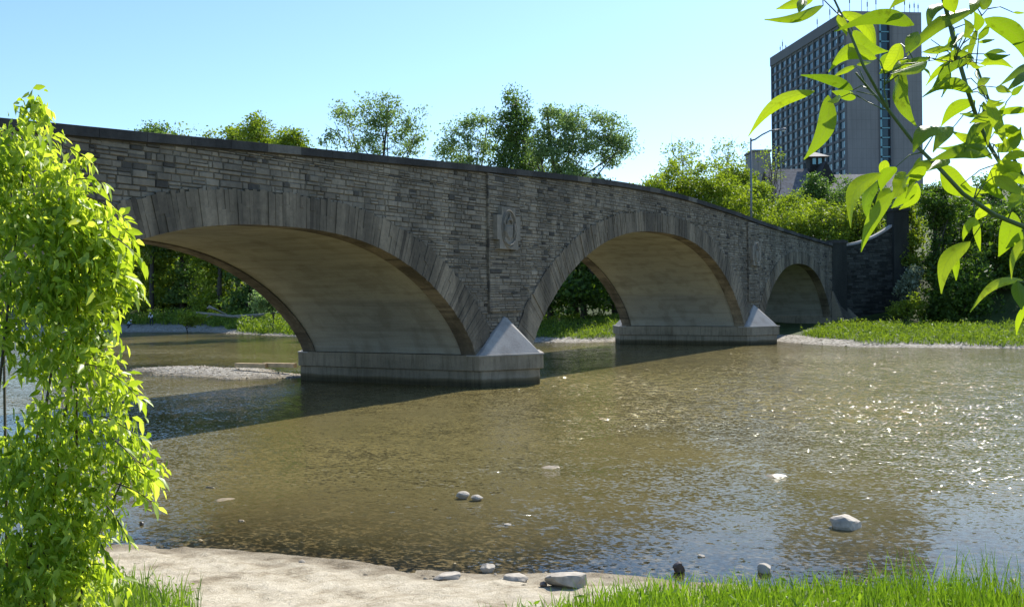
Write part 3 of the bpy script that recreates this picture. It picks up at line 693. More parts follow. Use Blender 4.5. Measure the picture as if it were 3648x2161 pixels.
for i, (x, y, rx, ry, dd, lab) in enumerate([(540,478,60,30,140,'low rounded treetop furthest left above the parapet'),(780,492,80,32,135,'wide low treetop above the left part of the parapet'),(915,455,32,42,128,'yellow-green treetop standing taller at the right end of the low row'),(1040,500,40,30,125,'small bright treetop just left of the airy tree'),(650,482,45,22,142,'lowest treetop barely showing over the parapet, second from the left'),(850,478,40,30,136,'treetop filling the gap between the wide low one and the taller one beside it'),(980,505,35,22,130,'very low treetop between the taller yellow-green one and the small bright one')]):
    tree('leafy_tree', lab, 'tree', base_at(x, dd), px_blobs([(x,y,rx*.8,ry),(x-rx*.7,y+40,rx*.7,ry),(x+rx*.6,y+35,rx*.7,ry),(x,y+160,rx*1.5,100),(x+10,y+330,rx*1.6,110)], dd), 12000, .4, 'leaf_mid' if i in (0,) else 'leaf_locust', 150, .8, .35, group='trees above the left of the bridge')
# forest seen through the near arch, beyond the river bend
forest = 'trees of the dark wood seen through the near arch'
labs = ['dark tree at the left end of the wood behind the two people','tall dark tree behind the pair of people on the shore','bright-leaved tree in the gap of the dark wood','dark tree with a bare upright trunk in the wood behind the near arch','shadowy tree behind the driftwood','dense dark tree left of the pale willow shrub','dark tree behind the pale willow shrub','dark tree hidden behind the haunch of the near arch']
for i, x in enumerate([330, 450, 560, 660, 770, 880, 980, 1080]):
    dd = 150-i*3+random.uniform(-4, 4)
    tree('woodland_tree', labs[i], 'tree', base_at(x, dd), px_blobs([(x,900,80,120),(x-20,760,80,110),(x+15,1010,75,85),(x+10,640,60,80),(x-10,1075,70,45)], dd), 9500, .55, ('leaf_mid','leaf_dark','leaf_locust','leaf_mid','leaf_locust','leaf_mid','leaf_mid','leaf_dark')[i], 130, .8, .3, group=forest)  # lighter leaf colour on some trees stands for sunlit patches in the wood
labs2 = ['dark tree seen through the middle arch at its left','dark glossy tree in the centre of the middle arch','dark tree seen through the middle arch behind its right springing']
for i, (x, dd) in enumerate([(1960, 92), (2080, 90), (2190, 96)]):
    tree('shade_tree', labs2[i], 'tree', base_at(x, dd), px_blobs([(x,960,90,90),(x+10,860,90,80),(x-10,1040,90,60),(x,760,80,80)], dd), 8000, .42, 'leaf_dark', 140, .7, .3, group='trees seen through the middle arch')
# back rows that close the wood
for i in range(9):
    x = 250+i*125; dd = 172
    tree('woodland_tree', 'dim tree deep in the wood beyond the river bend', 'tree', base_at(x, dd), px_blobs([(x,800,110,130),(x,1000,110,100),(x+10,640,80,80)], dd), 3500, .8, 'leaf_dark', 90, 1.1, .3, group='dim back row of the wood')
# bushy hillside right of the bridge crest, below the hotel and house
hill = 'yellow-green trees on the slope behind the parapet'
hl = [(2330,680,60,50,98,'small rounded tree just past the willow'),(2420,640,90,70,104,'rounded yellow-green tree left of the street lamp'),(2540,640,100,80,102,'broad bright tree directly left of the lamp post'),(2620,625,60,55,112,'taller tree behind the lamp post'),(2690,700,60,60,104,'bright tree right of the lamp post'),(2620,730,110,70,98,'low bright tree against the parapet under the lamp'),(2830,735,80,60,106,'bright tree below the shingled gable'),(2905,670,38,50,116,'taller tree covering the middle of the old house'),(2780,790,110,60,99,'low bright tree against the sloping parapet'),(2930,780,90,60,100,'low tree by the corner pillar'),(3050,770,70,70,103,'tree behind the curved wing wall'),(3010,690,60,60,114,'olive tree in front of the half-timbered wall'),(3120,700,50,60,122,'thin olive tree right of the half-timbered gable')]
for i, (x, y, rx, ry, dd, lab) in enumerate(hl):
    tree('locust_tree', lab, 'tree', base_at(x, dd), px_blobs([(x,y,rx*.8,ry),(x-rx*.5,y+ry*.6,rx*.7,ry*.8),(x+rx*.5,y+ry*.5,rx*.7,ry*.8),(x,y+ry*1.4,rx,ry)], dd), 7000, .3, 'leaf_locust' if i not in (7, 11, 12) else 'leaf_mid', 140, .5, .2, group=hill)
# thin twiggy trees against the sky
for x, y, rx, ry, dd, n, lab in [(2430,540,70,55,112,900,'wispy half-bare tree against the sky left of the lamp'),(2590,530,80,50,118,800,'wispy half-bare tree touching the lamp post'),(2750,560,50,45,124,420,'wispy tree whose twigs cross the left edge of the tall block')]:
    tree('bare_tree', lab, 'tree', base_at(x, dd), px_blobs([(x,y,rx,ry),(x,y+60,rx*.8,ry)], dd), n, .26, 'leaf_locust', 70, .35, .16, nl=16, group='half-bare trees on the skyline', bare=4)
# right bank behind the wing wall
rb = 'dark trees behind the far bank on the right'
for x, y, rx, ry, dd, mt_, lab in [(3450,850,100,150,93,'leaf_dark','dark tree right of the ivy-covered trunk'),(3580,880,110,140,90,'leaf_dark','dark tree at the right end of the bank'),(3680,820,110,160,96,'leaf_dark','dark tree cut by the right edge of the photo'),(3520,760,130,90,104,'leaf_mid','mid-green crown rising behind the dark bank trees'),(3420,1010,110,80,86,'leaf_dark','low dark tree in the shade at the bank edge')]:
    tree('bank_tree', lab, 'tree', base_at(x, dd), px_blobs([(x,y,rx,ry),(x-30,y+100,rx,ry*.6),(x+30,y-90,rx*.7,ry*.5),(x,1060,rx,60)], dd), 8000, .36, mt_, 150, .55, .3, group=rb)
tree('ivy_tree', 'tall narrow tree with a dark ivy-covered trunk right of the wing wall', 'tree', base_at(3335, 89),
     px_blobs([(3335,1050,45,80),(3335,940,50,80),(3345,840,45,70),(3350,760,50,60),(3300,730,50,35),(3400,740,50,40),(3345,690,60,40)], 89), 9000, .3, 'leaf_dark', 170, .35, .3)
tree('leafy_shrub', 'bright green shrub growing beside the tall end pillar', 'shrub', base_at(3250, 92), px_blobs([(3245,880,35,60),(3260,820,40,50),(3250,960,40,50),(3240,760,30,40)], 92), 3500, .3, 'leaf_locust', 80, .4, .12)
tree('pale_shrub', 'silvery pale shrub at the foot of the end pillar', 'shrub', base_at(3235, 88), px_blobs([(3235,1030,35,45),(3250,990,28,40)], 88), 1800, .26, 'leaf_pale', 50, .3, .08)
tree('low_shrub', 'low green shrub below the pale one on the bank', 'shrub', base_at(3225, 86), px_blobs([(3220,1105,45,30),(3260,1085,35,40)], 86), 1800, .26, 'leaf_locust', 50, .3, .08)
tree('willow_shrub', 'rounded pale green shrub on the shore seen through the near arch', 'shrub', base_at(965, 104), px_blobs([(955,1065,55,38),(985,1050,35,30),(930,1080,35,25)], 104), 3500, .3, 'leaf_willow', 80, .35, .1)
tree('shore_bush', 'ragged green bush left of the driftwood by the water', 'shrub', base_at(665, 112), px_blobs([(665,1130,25,32),(690,1140,30,20)], 112), 1400, .28, 'leaf_locust', 40, .3, .08)

# ------------------------------------------------------------------ grass (uncountable)
BLADE = [(0,1,3,2),(2,3,5,4),(4,5,6)]
def blades(name, pts, hmin, hmax, wd, mat, label, cat='grass', bend=.35, tintb=.5):
    n = len(pts); h = hmin+(hmax-hmin)*RNG.random(n)**1.3; ang = RNG.random(n)*6.283; s = np.stack([np.cos(ang), np.sin(ang), ang*0], 1)
    la = RNG.random(n)*6.283; ln = np.stack([np.cos(la), np.sin(la), la*0], 1)*(bend*h*(.3+RNG.random(n)))[:, None]
    up = np.stack([h*0, h*0, h], 1); wv = s*(wd*(.6+.8*RNG.random(n)))[:, None]
    P0 = np.array(pts); rows = []
    for f, ww in ((0, 1), (.4, .9), (.75, .6)):
        c = P0+up*f*(1-.1*f)+ln*f*f; rows += [c-wv*ww*.5, c+wv*ww*.5]
    rows.append(P0+up*.9+ln)
    V = np.stack(rows, 1).reshape(-1, 3)
    tint = np.clip(tintb+.28*RNG.normal(size=n), 0, 1)
    o = quads_mesh(name, V, 7, M[mat], tint, None, BLADE)
    return tag(o, label, cat, kind='stuff')
def scatter(n, u0, u1, v0, v1, dens):
    P_ = np.stack([u0+(u1-u0)*RNG.random(n), v0+(v1-v0)*RNG.random(n)], 1)
    keep = RNG.random(n) < dens(P_[:, 0], P_[:, 1]); P_ = P_[keep]
    return np.column_stack([P_, gz(P_[:, 0], P_[:, 1])-.02])
def clumpy(u, v, s=1.0): return .5+.5*np.sin(u*1.9*s+1.3*np.sin(v*1.7*s))*np.sin(v*2.3*s+1.1*np.sin(u*1.3*s))
# near bank, right of the beach
def d_right(u, v):
    dd = uL(v)-u; edge = np.interp(v, [-26,-21.5,-19,-17.6,-16.9,-16.2], [.1,.15,.35,.9,1.8,9])
    return np.where((dd > edge) & (dd < 9), np.clip(.35+.8*clumpy(u, v, 2.2), 0, 1), 0)
blades('near_grass', scatter(70000, 4, 14, -26, -16, d_right), .10, .42, .013, 'grass', 'lush green grass along the near bank, bottom right of the photo')
def d_tall(u, v):
    dd = uL(v)-u; return np.where((dd > .1) & (dd < 2.2) & (v < -19.6), .8, 0)
blades('reed_grass', scatter(2600, 9, 15, -24, -19, d_tall), .45, .8, .012, 'grass', 'taller thin grass stems standing at the water edge, far bottom right', bend=.3, tintb=.35)
def d_left(u, v):
    return np.where((uL(v)-u > np.interp(v, [-16,-14.4,-13.6,-12.5,-11,-9,-6], [9,4.6,3.4,3.0,2.6,1.5,.8])), np.clip(.3+.9*clumpy(u, v, 2.0), 0, 1), 0)
blades('bush_grass', scatter(42000, .5, 8.5, -16, -5, d_left), .10, .5, .013, 'grass', 'green grass and weeds under the leafy bush, bottom left of the photo')
# far bank
def d_far(u, v):
    dr_ = u-uR(v); e = np.interp(v, [-17,-9,-5,-1,3,14,24,40,58,66,74,90], [.8,1.3,2.6,3.6,2.4,2.0,1.4,.7,.7,2.8,7.5,9])+.7*wob(u*.5, v*.5)
    return np.where((dr_ > e) & (dr_ < 17), .55+.45*clumpy(u, v, .5), 0)*np.where((v > -1.5) & (v < W+1), 0, 1)
blades('far_bank_grass', scatter(60000, 66, 96, -45, 45, d_far), .15, .62, .06, 'grass_far', 'tall bright grass covering the far river bank')
blades('bend_grass', scatter(24000, 68, 100, 40, 92, d_far), .2, .9, .1, 'grass_far', 'shaggy grass and weeds on the shore beyond the near arch')

def weeds(name, pts, hmax, size, mat, label, s=1.0):
    p = np.array(pts); m_ = (.15+.85*clumpy(p[:, 0]+.6*np.sin(p[:, 1]*1.9), p[:, 1]*1.3, s)**1.2)*(.6+.4*clumpy(p[:, 0], p[:, 1], s*2.7))*hmax
    p[:, 2] += m_*RNG.random(len(p))**.45
    V = leaf_quads(p, size, -.5, .4, .6); tint = np.clip(.45+.22*RNG.normal(size=len(p))+.15*np.sin(p[:, 0]*2+p[:, 1]), 0, 1)
    return tag(quads_mesh(name, V, 4, M[mat], tint, None, [(0,1,2),(0,2,3)]), label, 'weeds', kind='stuff')
weeds('far_bank_weeds', scatter(90000, 66, 92, -45, 45, d_far), .95, .2, 'grass_far', 'mounds of tall weeds on the far bank between the gravel and the trees', .8)
weeds('bend_weeds', scatter(60000, 68, 105, 40, 95, d_far), 2.0, .36, 'grass_far', 'mounds of green weeds on the bank beyond the near arch', .5)
weeds('bush_weeds', scatter(26000, .5, 8.6, -16, -5, d_left), .42, .05, 'grass', 'leafy low weeds in the grass under the bush, bottom left', 2.6)
weeds('near_weeds', scatter(30000, 4, 14, -26, -16, d_right), .36, .065, 'grass', 'small leafy weeds between the grass blades, bottom right', 2.6)

# ------------------------------------------------------------------ the leafy bush at the left
def leaf6(base, d, L, Wd, nrm, droop):
    """small pointed leaf: 6 verts"""
    s = np.cross(d, nrm); s /= (np.linalg.norm(s, axis=1)[:, None]+1e-9)
    nn = np.cross(s, d); g = np.array([0, 0, -1.0])
    c = lambda f: base+d*(L*f)[:, None]+g*(droop*L*f*f)[:, None]
    up = nn*(Wd*.18)[:, None]
    return np.stack([c(0), c(.35)+s*(Wd*.5)[:, None]+up, c(.72)+s*(Wd*.33)[:, None]+up, c(1), c(.72)-s*(Wd*.33)[:, None]+up, c(.35)-s*(Wd*.5)[:, None]+up, c(.5)], 1).reshape(-1, 3)
LF = [(0,6,1),(1,6,2),(2,6,3),(3,6,4),(4,6,5),(5,6,0)]
bush = thing('leafy_bush', tuple([*at(60, 1700, 5.6)[:2], gz1(*at(60, 1700, 5.6)[:2])]), 'large bush of bright yellow-green leaves filling the left edge above the beach', 'bush')
bl = [(210,760,110,100),(340,830,70,60),(420,840,40,40),(260,950,130,100),(440,1020,50,40),(200,1080,120,80),(330,1190,60,40),(380,1260,40,40),(420,1420,60,50),(450,1580,60,40),(540,1660,30,25),(160,1480,60,50),(60,1640,170,120),(200,1830,150,90),(20,560,110,110),(150,520,70,70),(-60,700,160,170),(110,720,150,150),(230,640,60,60),(60,930,190,170),(250,850,130,120),(330,800,80,70),(370,900,80,80),(100,1130,180,140),(300,1030,110,90),(400,960,55,60),(290,1130,70,50),(180,1270,120,90),(310,1270,70,50),(400,1360,60,50),(300,1400,90,70),(400,1500,70,60),(200,1560,150,80),(350,1640,110,60),(470,1690,65,45),(120,1700,170,110),(300,1760,110,80),(380,1850,60,60),(80,1880,180,110),(250,1930,110,80),(520,1740,30,40),(60,2050,170,90),(440,1040,45,50),(120,430,30,70),(130,380,22,40),(60,2150,160,90)]
Cs = []
bl += [(200,1990,150,80),(330,2070,110,60),(120,2120,200,80),(300,1950,60,50)]
for (x, y, rx, ry) in bl:
    k = int(3+rx*ry/150)
    for _ in range(k):
        dd = 5.5+RNG.normal()*.1; r_ = math.sqrt(random.random())*random.choice((.9, 1.05, 1.25)); a_ = random.random()*6.283
        depth = dd+random.uniform(-1, 1)*max(rx, ry)*dd/F*1.0
        Cs.append(at(x+rx*r_*math.cos(a_), y+ry*r_*math.sin(a_), depth))
Cs = np.array(Cs)
# each tuft: a drooping shoot with paired leaflets
bases = []; dirs = []; Ls = []
# long shoots that reach out of the bush on its river side
shoots = []
for (x, y, dx, dy) in [(180,420,-40,-90),(120,430,10,-80),(250,520,80,30),(290,640,90,-20),(330,700,110,40),(400,780,80,40),(420,840,90,60),(380,960,130,20),(410,1000,60,10),(380,1070,30,50),(340,1160,40,40),(350,1250,60,40),(400,1320,90,60),(350,1400,120,50),(380,1480,110,40),(420,1560,100,90),(430,1600,60,110),(460,1660,90,20),(500,1640,60,20),(430,1720,110,30),(400,1800,60,90),(350,1900,40,60),(300,880,140,10),(310,1300,60,-20),(260,600,40,-60)]:
    dd = 5.45+random.uniform(-.25, .25)
    P3 = [at(x+dx*f-20*(1-f), y+dy*f+35*f*f, dd-.1*f) for f in np.linspace(0, 1, 7)]
    shoots.append(P3)
    for i_ in range(1, 7):
        for s_ in (-1, 1):
            dv = (P3[i_]-P3[i_-1]); dv = dv/np.linalg.norm(dv)*.6+RNG.normal(size=3)*.35+_u*s_*.5+np.array([0, 0, -.55]); dv /= np.linalg.norm(dv)
            bases.append(P3[i_]); dirs.append(dv); Ls.append(random.uniform(.055, .11))
out = _r*1.0
for C in Cs:
    sh = out*random.uniform(.0, 1.1)+_u*random.uniform(-.5, .45)+(-_f)*random.uniform(-.5, .8)+RNG.normal(size=3)*.35; sh /= np.linalg.norm(sh)
    m_ = random.randint(3, 6)
    for j in range(m_):
        p = C+sh*(j-m_/2)*.045; side = RNG.normal(size=3)*.7; dv = sh*.5+side+np.array([0, 0, -.75]); dv /= np.linalg.norm(dv)
        bases.append(p); dirs.append(dv); Ls.append(random.choice((.7, 1, 1, 1.25))*random.uniform(.04, .078))
bases = np.array(bases); dirs = np.array(dirs); Ls = np.array(Ls); n = len(bases)
nr = rnd_dirs(n)*.6+np.array([.75, -.25, .55]); V = leaf6(bases, dirs, Ls, Ls*.46, nr, RNG.random(n)*.35)
quads_mesh('foliage', V, 7, M['leaf_bush'], np.clip(.5+.3*RNG.normal(size=n), 0, 1), bush, LF)
a = MB(); root = np.array(bush.location)
for k in range(12):
    C = Cs[random.randrange(len(Cs))]; st_ = root+RNG.normal(size=3)*np.array([.15, .15, .02])
    mid = st_*.45+C*.55+np.array([0, 0, .15]); 
    a.tube([st_-np.array([0, 0, .1]), st_*.75+mid*.25+RNG.normal(size=3)*.03, mid, C], [.016,.012,.008,.003], 5)
for P3 in shoots: a.tube(P3, [.004,.004,.0035,.003,.0025,.002,.0015], 5)
a.build('stem', M['browntwig'], bush, smooth=True)

# ------------------------------------------------------------------ the overhanging branch at top right
def big_leaf(mb, base, tip, width, roll, fold, sag, wave, t_):
    base = np.array(base); tip = np.array(tip); ax = tip-base; L = np.linalg.norm(ax); ax = ax/L
    view = (base+tip)/2-CAM; view /= np.linalg.norm(view)
    s = np.cross(ax, view); s /= np.linalg.norm(s); nn = np.cross(s, ax)
    s2 = s*math.cos(roll)+nn*math.sin(roll); n2 = np.cross(s2, ax)
    nseg = 14; prof = lambda f: (math.sin(math.pi*f**.78)**.85)*(1-.28*f)*1.08
    vs_ = []
    for i in range(nseg+1):
        f = i/nseg; c = base+ax*L*f+s*math.sin(math.pi*f)*sag*L-n2*math.sin(math.pi*f)*.06*L
        hw = max(.0008, width*.5*prof(f) if 0 < f < 1 else .0008)
        for q in (-1, -.55, 0, .55, 1):
            vs_.append(c+s2*hw*q+n2*(abs(q)*fold*hw+wave*hw*math.sin(f*17+q*2)*abs(q)))
    fs = [(i*5+k, i*5+k+1, (i+1)*5+k+1, (i+1)*5+k) for i in range(nseg) for k in range(4)]
    mb.add(vs_, fs, t_); mb.lf = getattr(mb, 'lf', [])+[(i/nseg, q) for i in range(nseg+1) for q in (-1, -.55, 0, .55, 1)]
branch = thing('overhanging_branch', tuple(at(3700, 900, 1.45)), 'leafy branch with large backlit pointed leaves hanging in at top right', 'branch')
random.seed(21)
def z1(x, y): return (2600+x/2.1203, y/2.12)
def z2(x, y): return (2600+x/2.1203, 600+y/2.12)
stems = [([z1(740,-60),z1(790,0),z1(900,230),z1(1010,500),z1(1190,820),z1(1390,1080),z1(1600,1290),z2(1760,190),z2(2000,350),z2(2300,470)], 1.34, (.0016,.0048)),
         ([z1(1600,-60),z1(1650,130),z1(1720,420),z1(1800,700),z1(1870,900),z1(1960,1100),z1(2040,1230)], 1.42, (.0045,.0038)),
         ([z1(1730,370),z1(1860,490),z1(1990,850),z1(2120,1150),z1(2260,1420)], 1.48, (.002,.0038)),
         ([z1(1945,70),z1(1820,220),z1(1725,390)], 1.46, (.001,.0016)),
         ([z1(950,550),z1(1060,680),z1(1190,820)], 1.36, (.0018,.0028)),
         ([z1(1170,560),z1(1165,680),z1(1195,810)], 1.33, (.001,.0018)),
         ([z1(700,-10),z1(800,90),z1(850,130)], 1.32, (.001,.0016)),
         ([z1(1880,280),z1(1870,400),z1(1860,490)], 1.5, (.001,.0015)),
         ([z1(960,690),z1(1090,720)], 1.35, (.0009,.001)), ([z1(960,720),z1(1040,770),z1(1170,830)], 1.36, (.0007,.001)),
         ([z1(1520,300),z1(1620,370),z1(1700,430)], 1.43, (.0008,.0012)), ([z1(1400,480),z1(1560,450),z1(1700,470)], 1.4, (.0008,.0012)),
         ([z1(1740,470),z1(1850,490)], 1.46, (.0008,.0012)), ([z1(1930,740),z1(1960,830),z1(2000,900)], 1.47, (.0008,.001)),
         ([z2(2220,460),z2(2260,840),z2(2300,1100)], 1.35, (.0018,.0014)), ([z1(1940,1090),z1(2030,950),z1(2050,880)], 1.45, (.0008,.001))]
a = MB(); stempts = []
for pts, dd, (ra, rb_) in stems:
    P3 = [at(x, y, dd+.02*math.sin(i*1.7)) for i, (x, y) in enumerate(pts)]
    # smooth the run
    Q = []
    for i in range(len(P3)-1):
        for f in (0, .33, .66): Q.append(P3[i]*(1-f)+P3[i+1]*f)
    Q.append(P3[-1]); m_ = len(Q)
    a.tube(Q, [(ra+(rb_-ra)*i/(m_-1))*.72 for i in range(m_)], 7); stempts += Q
stempts = np.array(stempts)
stem_mb = a
LV = [(z1,640,690,140,1030,115,.12),(z1,745,720,560,1205,165,-.10),(z1,930,680,535,568,95,.05),(z1,950,740,770,690,90,0),(z1,840,735,740,770,60,0),(z1,1108,440,745,545,150,.22),(z1,1392,190,790,240,135,.1),(z1,850,90,1095,430,120,-.12),(z1,820,110,885,270,80,0),(z1,930,235,1195,388,150,.15),(z1,705,45,262,150,90,-.05),(z1,635,-10,350,70,100,0),(z1,560,-20,520,100,90,0),(z1,1300,520,1410,955,140,.08),(z1,1290,330,1130,560,150,-.1),(z1,1200,400,1180,560,130,0),(z1,1840,70,1340,420,130,.05),(z1,1640,30,1500,225,100,.1),(z1,1840,700,1455,735,110,.16),(z1,1925,140,2250,480,170,-.1),(z1,1660,465,1480,650,55,.05),(z1,1660,480,1560,600,60,0),(z1,1650,370,1450,395,70,0),(z1,1510,440,1260,490,60,0),(z1,1490,470,1220,560,90,-.05),(z1,2260,480,2035,650,70,0),(z1,2260,540,2090,690,80,0),(z1,1855,760,1595,955,120,.12),(z1,2010,890,1810,930,100,.1),(z1,1970,1160,1510,1215,140,.05),(z1,2260,835,1960,865,70,.05),(z1,1860,930,1930,1110,160,0),(z1,2210,1240,1925,1450,190,.1),(z1,1620,960,1385,1150,150,.1),(z1,1690,960,1535,1150,120,.05),(z1,1270,460,1250,620,70,0),(z1,1420,470,1210,600,110,.1),(z1,950,500,780,580,50,0),(z1,960,490,1070,470,40,0),(z1,1870,640,1970,590,80,0),(z1,1870,650,1950,720,70,0),(z1,2010,660,2130,700,70,0),(z1,2130,720,2222,640,60,0),(z1,2020,1150,2200,960,110,.1),(z1,2050,950,2222,1060,120,0),(z1,1340,-10,1200,80,60,.1),(z1,1880,-20,1820,110,110,0),(z1,1950,60,1900,-60,120,0),(z1,1650,-40,1700,100,140,0),(z1,1420,240,1330,400,130,0),(z1,1700,240,1640,370,50,0),(z1,1740,260,1870,300,30,0),(z1,1880,320,2000,300,35,0),(z1,1750,380,1860,330,40,0),(z1,2140,95,2240,100,25,0),(z1,1890,300,1960,170,70,0),(z1,1660,1200,1500,1290,90,0),
      (z2,1145,35,915,450,140,.16),(z2,1135,85,1045,395,105,.12),(z2,1235,180,990,630,125,.06),(z2,1255,-10,1140,170,120,.1),(z2,1410,135,1220,300,110,0),(z2,1415,110,1280,310,100,-.1),(z2,1480,-10,1330,120,110,0),(z2,1330,30,1230,230,150,0),(z2,1600,-20,1900,215,190,.1),(z2,1560,-60,1330,60,110,0),(z2,1850,365,1760,545,70,.05),(z2,1855,375,1892,625,65,0),(z2,2140,330,2030,665,180,-.05),(z2,1815,550,1598,945,150,.12),(z2,1700,620,1710,845,70,0),(z2,2215,840,1815,1085,80,.1),(z2,2170,850,2205,1065,120,0),(z2,2250,1020,2165,1255,60,.05),(z2,2250,480,2085,605,90,0),(z2,1960,270,1840,400,90,0),(z2,2222,150,2100,310,130,0),(z2,2250,560,2120,740,60,0),(z2,1900,100,2090,240,90,0),(z2,2000,60,2222,200,120,0),(z2,2230,640,2150,560,90,0),(z2,1210,150,1100,270,100,0),(z2,1180,-60,1140,60,90,0)]
rl = random.Random(5)
for k in range(66):       # more leaves towards the trunk side, beyond the right of the frame
    q = stempts[rl.randrange(len(stempts))]; v_ = q-CAM; dd_ = v_@_f; X = SW/2+F*(v_@_r)/dd_; Y = SH/2-F*(v_@_u)/dd_
    if X < 3260 or Y > 900: continue
    an = rl.uniform(0, 6.28); Lp = rl.uniform(60, 190); X += rl.uniform(-15, 15)
    LV.append((lambda x, y: (x, y), X+20*math.cos(an), Y+20*math.sin(an), X+Lp*math.cos(an), Y+Lp*(math.sin(an)*.8+.25), rl.uniform(50, 85)*Lp/150, rl.uniform(-.12, .15)))
a = MB(); ps = MB()
for i, (zf, x0, y0, x1, y1, wd, sag) in enumerate(LV):
    dd = 1.38+random.uniform(-.07, .09); b0 = at(*zf(x0, y0), dd); e0 = at(*zf(x1, y1), dd+random.uniform(-.05, .05)); wd_ = wd/2.12*dd/F
    roll = random.uniform(-.5, .5); big_leaf(a, b0, e0, wd_*.86/math.cos(roll), roll, random.uniform(.15, .45), -sag*1.25, random.uniform(0, .12), random.random())
    j = np.argmin(np.linalg.norm(stempts-b0, axis=1)); s0 = stempts[j]
    if np.linalg.norm(s0-b0) > .06: continue
    ps.tube([s0, (s0+b0)/2+np.array([0, 0, .006]), b0], [.0011,.0008,.0006], 5)
fo = a.build('foliage', M['leaf_near'], branch, smooth=True)
setattrf(fo, 'along', [p[0] for p in a.lf]); setattrf(fo, 'across', [p[1] for p in a.lf])
t = M['leaf_near'].node_tree; b = t.nodes['Principled BSDF']     # midrib and side veins, blemishes
ab = math_(t, 'ABSOLUTE', attr(t, 'across')); ph = math_(t, 'FRACT', math_(t, 'MULTIPLY', math_(t, 'SUBTRACT', attr(t, 'along'), math_(t, 'MULTIPLY', ab, .13)), 11.0))
vein = math_(t, 'MAXIMUM', math_(t, 'LESS_THAN', ph, .10), math_(t, 'LESS_THAN', ab, .06))
quilt = math_(t, 'SINE', math_(t, 'MULTIPLY', ph, 3.1416)); bump(t, quilt, .15, .002, b)
old = b.inputs['Base Color'].links[0].from_socket; trn = [n_ for n_ in t.nodes if n_.type == 'BSDF_TRANSLUCENT'][0]; oldt = trn.inputs[0].links[0].from_socket
blot = noise(t, 60, 3, .6); bl_ = ramp(t, blot.outputs[0], [(.3, (.55,.5,.45)), (.4, (1,1,1))]).outputs[0]
t.links.new(mixc(t, math_(t, 'MULTIPLY', vein, .35), mixc(t, .7, old, bl_, 'MULTIPLY'), (.30,.38,.10)), b.inputs['Base Color'])
t.links.new(mixc(t, math_(t, 'MULTIPLY', vein, .5), mixc(t, .7, oldt, bl_, 'MULTIPLY'), (.22,.3,.012)), trn.inputs[0])
stem_mb.v; o_ = len(stem_mb.v); stem_mb.v += ps.v; stem_mb.f += [tuple(i+o_ for i in f) for f in ps.f]; stem_mb.t += ps.t; stem_mb.build('stem', M['twig'], branch, smooth=True)

# ------------------------------------------------------------------ rocks
def rock(name, x, y, z, sx_, sy_, sz_, mat, seed, flat=0, rot=0, ang=.5, cuts=3):
    import bmesh
    bm = bmesh.new(); bmesh.ops.create_icosphere(bm, subdivisions=cuts, radius=1)
    rs = np.random.default_rng(seed); planes = [(rnd/np.linalg.norm(rnd), d_) for rnd, d_ in [(rs.normal(size=3), rs.uniform(.5, .85)) for _ in range(11)]]
    if flat: planes += [(np.array([0, 0, 1.0]), .45)]
    for v in bm.verts:
        p = np.array(v.co)
        for nn, d_ in planes:
            k = p@nn
            if k > d_: p = p-nn*(k-d_)*.95
        q = Vector(p); nz = mnoise.noise(q*2.1+Vector((seed, 0, 0)))*.09+mnoise.noise(q*6+Vector((0, seed, 0)))*.03
        p = p*(1+nz); c_, s_ = math.cos(rot), math.sin(rot)
        p = p*np.array([sx_, sy_, sz_]); v.co = (p[0]*c_-p[1]*s_, p[0]*s_+p[1]*c_, p[2])
    me = bpy.data.meshes.new(name); bm.to_mesh(me); bm.free(); me.materials.append(M[mat])
    o = link(name, me); o.location = (x, y, z); return o
DS = 1/.6867
RT = math.pi/2-YAW+math.pi/2    # long axis across the view
def rk(xd, yd, lx, lz, mat, label, seed, zz=0, ly=None, flat=0, rot=0, up=.3):
    p = onz(xd*DS, yd*DS, zz); g = max(gz1(p[0], p[1]), -.5); k = np.linalg.norm(p-CAM)/F*DS   # metres per D px
    o = rock('rock', p[0], p[1], (zz if g < 0 else g)+lz*k*up, lx*k/2, (ly or lx)*k/2*.9, lz*k*.75, mat, seed, flat, -YAW+rot)
    return tag(o, label, 'rock')
rk(2070,1288,80,36,'rock','largest pale angular rock standing in the water at right',3,rot=.2,up=.18)
rk(1133,1218,38,16,'rock','left one of two small pale rocks side by side in mid-river',5)
rk(1166,1223,32,13,'rock','right one of two small pale rocks side by side in mid-river',8)
rk(1348,1143,58,14,'bedrock','flat brown slab just breaking the water above the paired rocks',9,up=-.42)
rk(1900,1164,60,14,'bedrock','low pale brown rock awash in the river above the largest rock',12,up=-.35)
rk(556,1222,62,16,'bedrock','long flat submerged stone with one pale tip in the left shallows',14,up=-.42)
rk(515,1192,34,10,'bedrock','small brown stone just above the long submerged one',15,up=-.3)
rk(592,1273,24,10,'bedrock','small brown stone in the shallows nearest the beach',16,up=-.2)
rk(1663,1397,36,22,'darkrock','dark reddish rock at the water edge left of the grass',17)
rk(1872,1398,36,24,'rock','pale rock half hidden by the near grass',18)
rk(1094,1416,70,20,'rock','left one of three flat pale slabs on the beach',21,.06,flat=1)
rk(1262,1424,60,18,'rock','middle one of three flat pale slabs on the beach',22,.06,flat=1)
rk(1393,1443,122,42,'rock','biggest flat pale slab on the beach beside the grass',23,.08,ly=80,flat=1,up=.35)
rk(1193,1396,36,24,'rock','small upright pale rock at the water line between two slabs',24)
rk(215,1327,62,24,'rock','pale boulder at the water edge under the bush',25)
rk(250,1280,40,22,'rock','pale rock partly hidden by bush leaves at the water edge',31)
rk(348,1283,12,8,'darkrock','tiny dark stone poking out of the calm left shallows',26)
rk(1330,1447,26,14,'darkrock','small brown stone at the left foot of the biggest slab',27,.08)
rk(1240,1283,22,7,'rock','small pale stone in the middle shallows among glints',28,up=0)
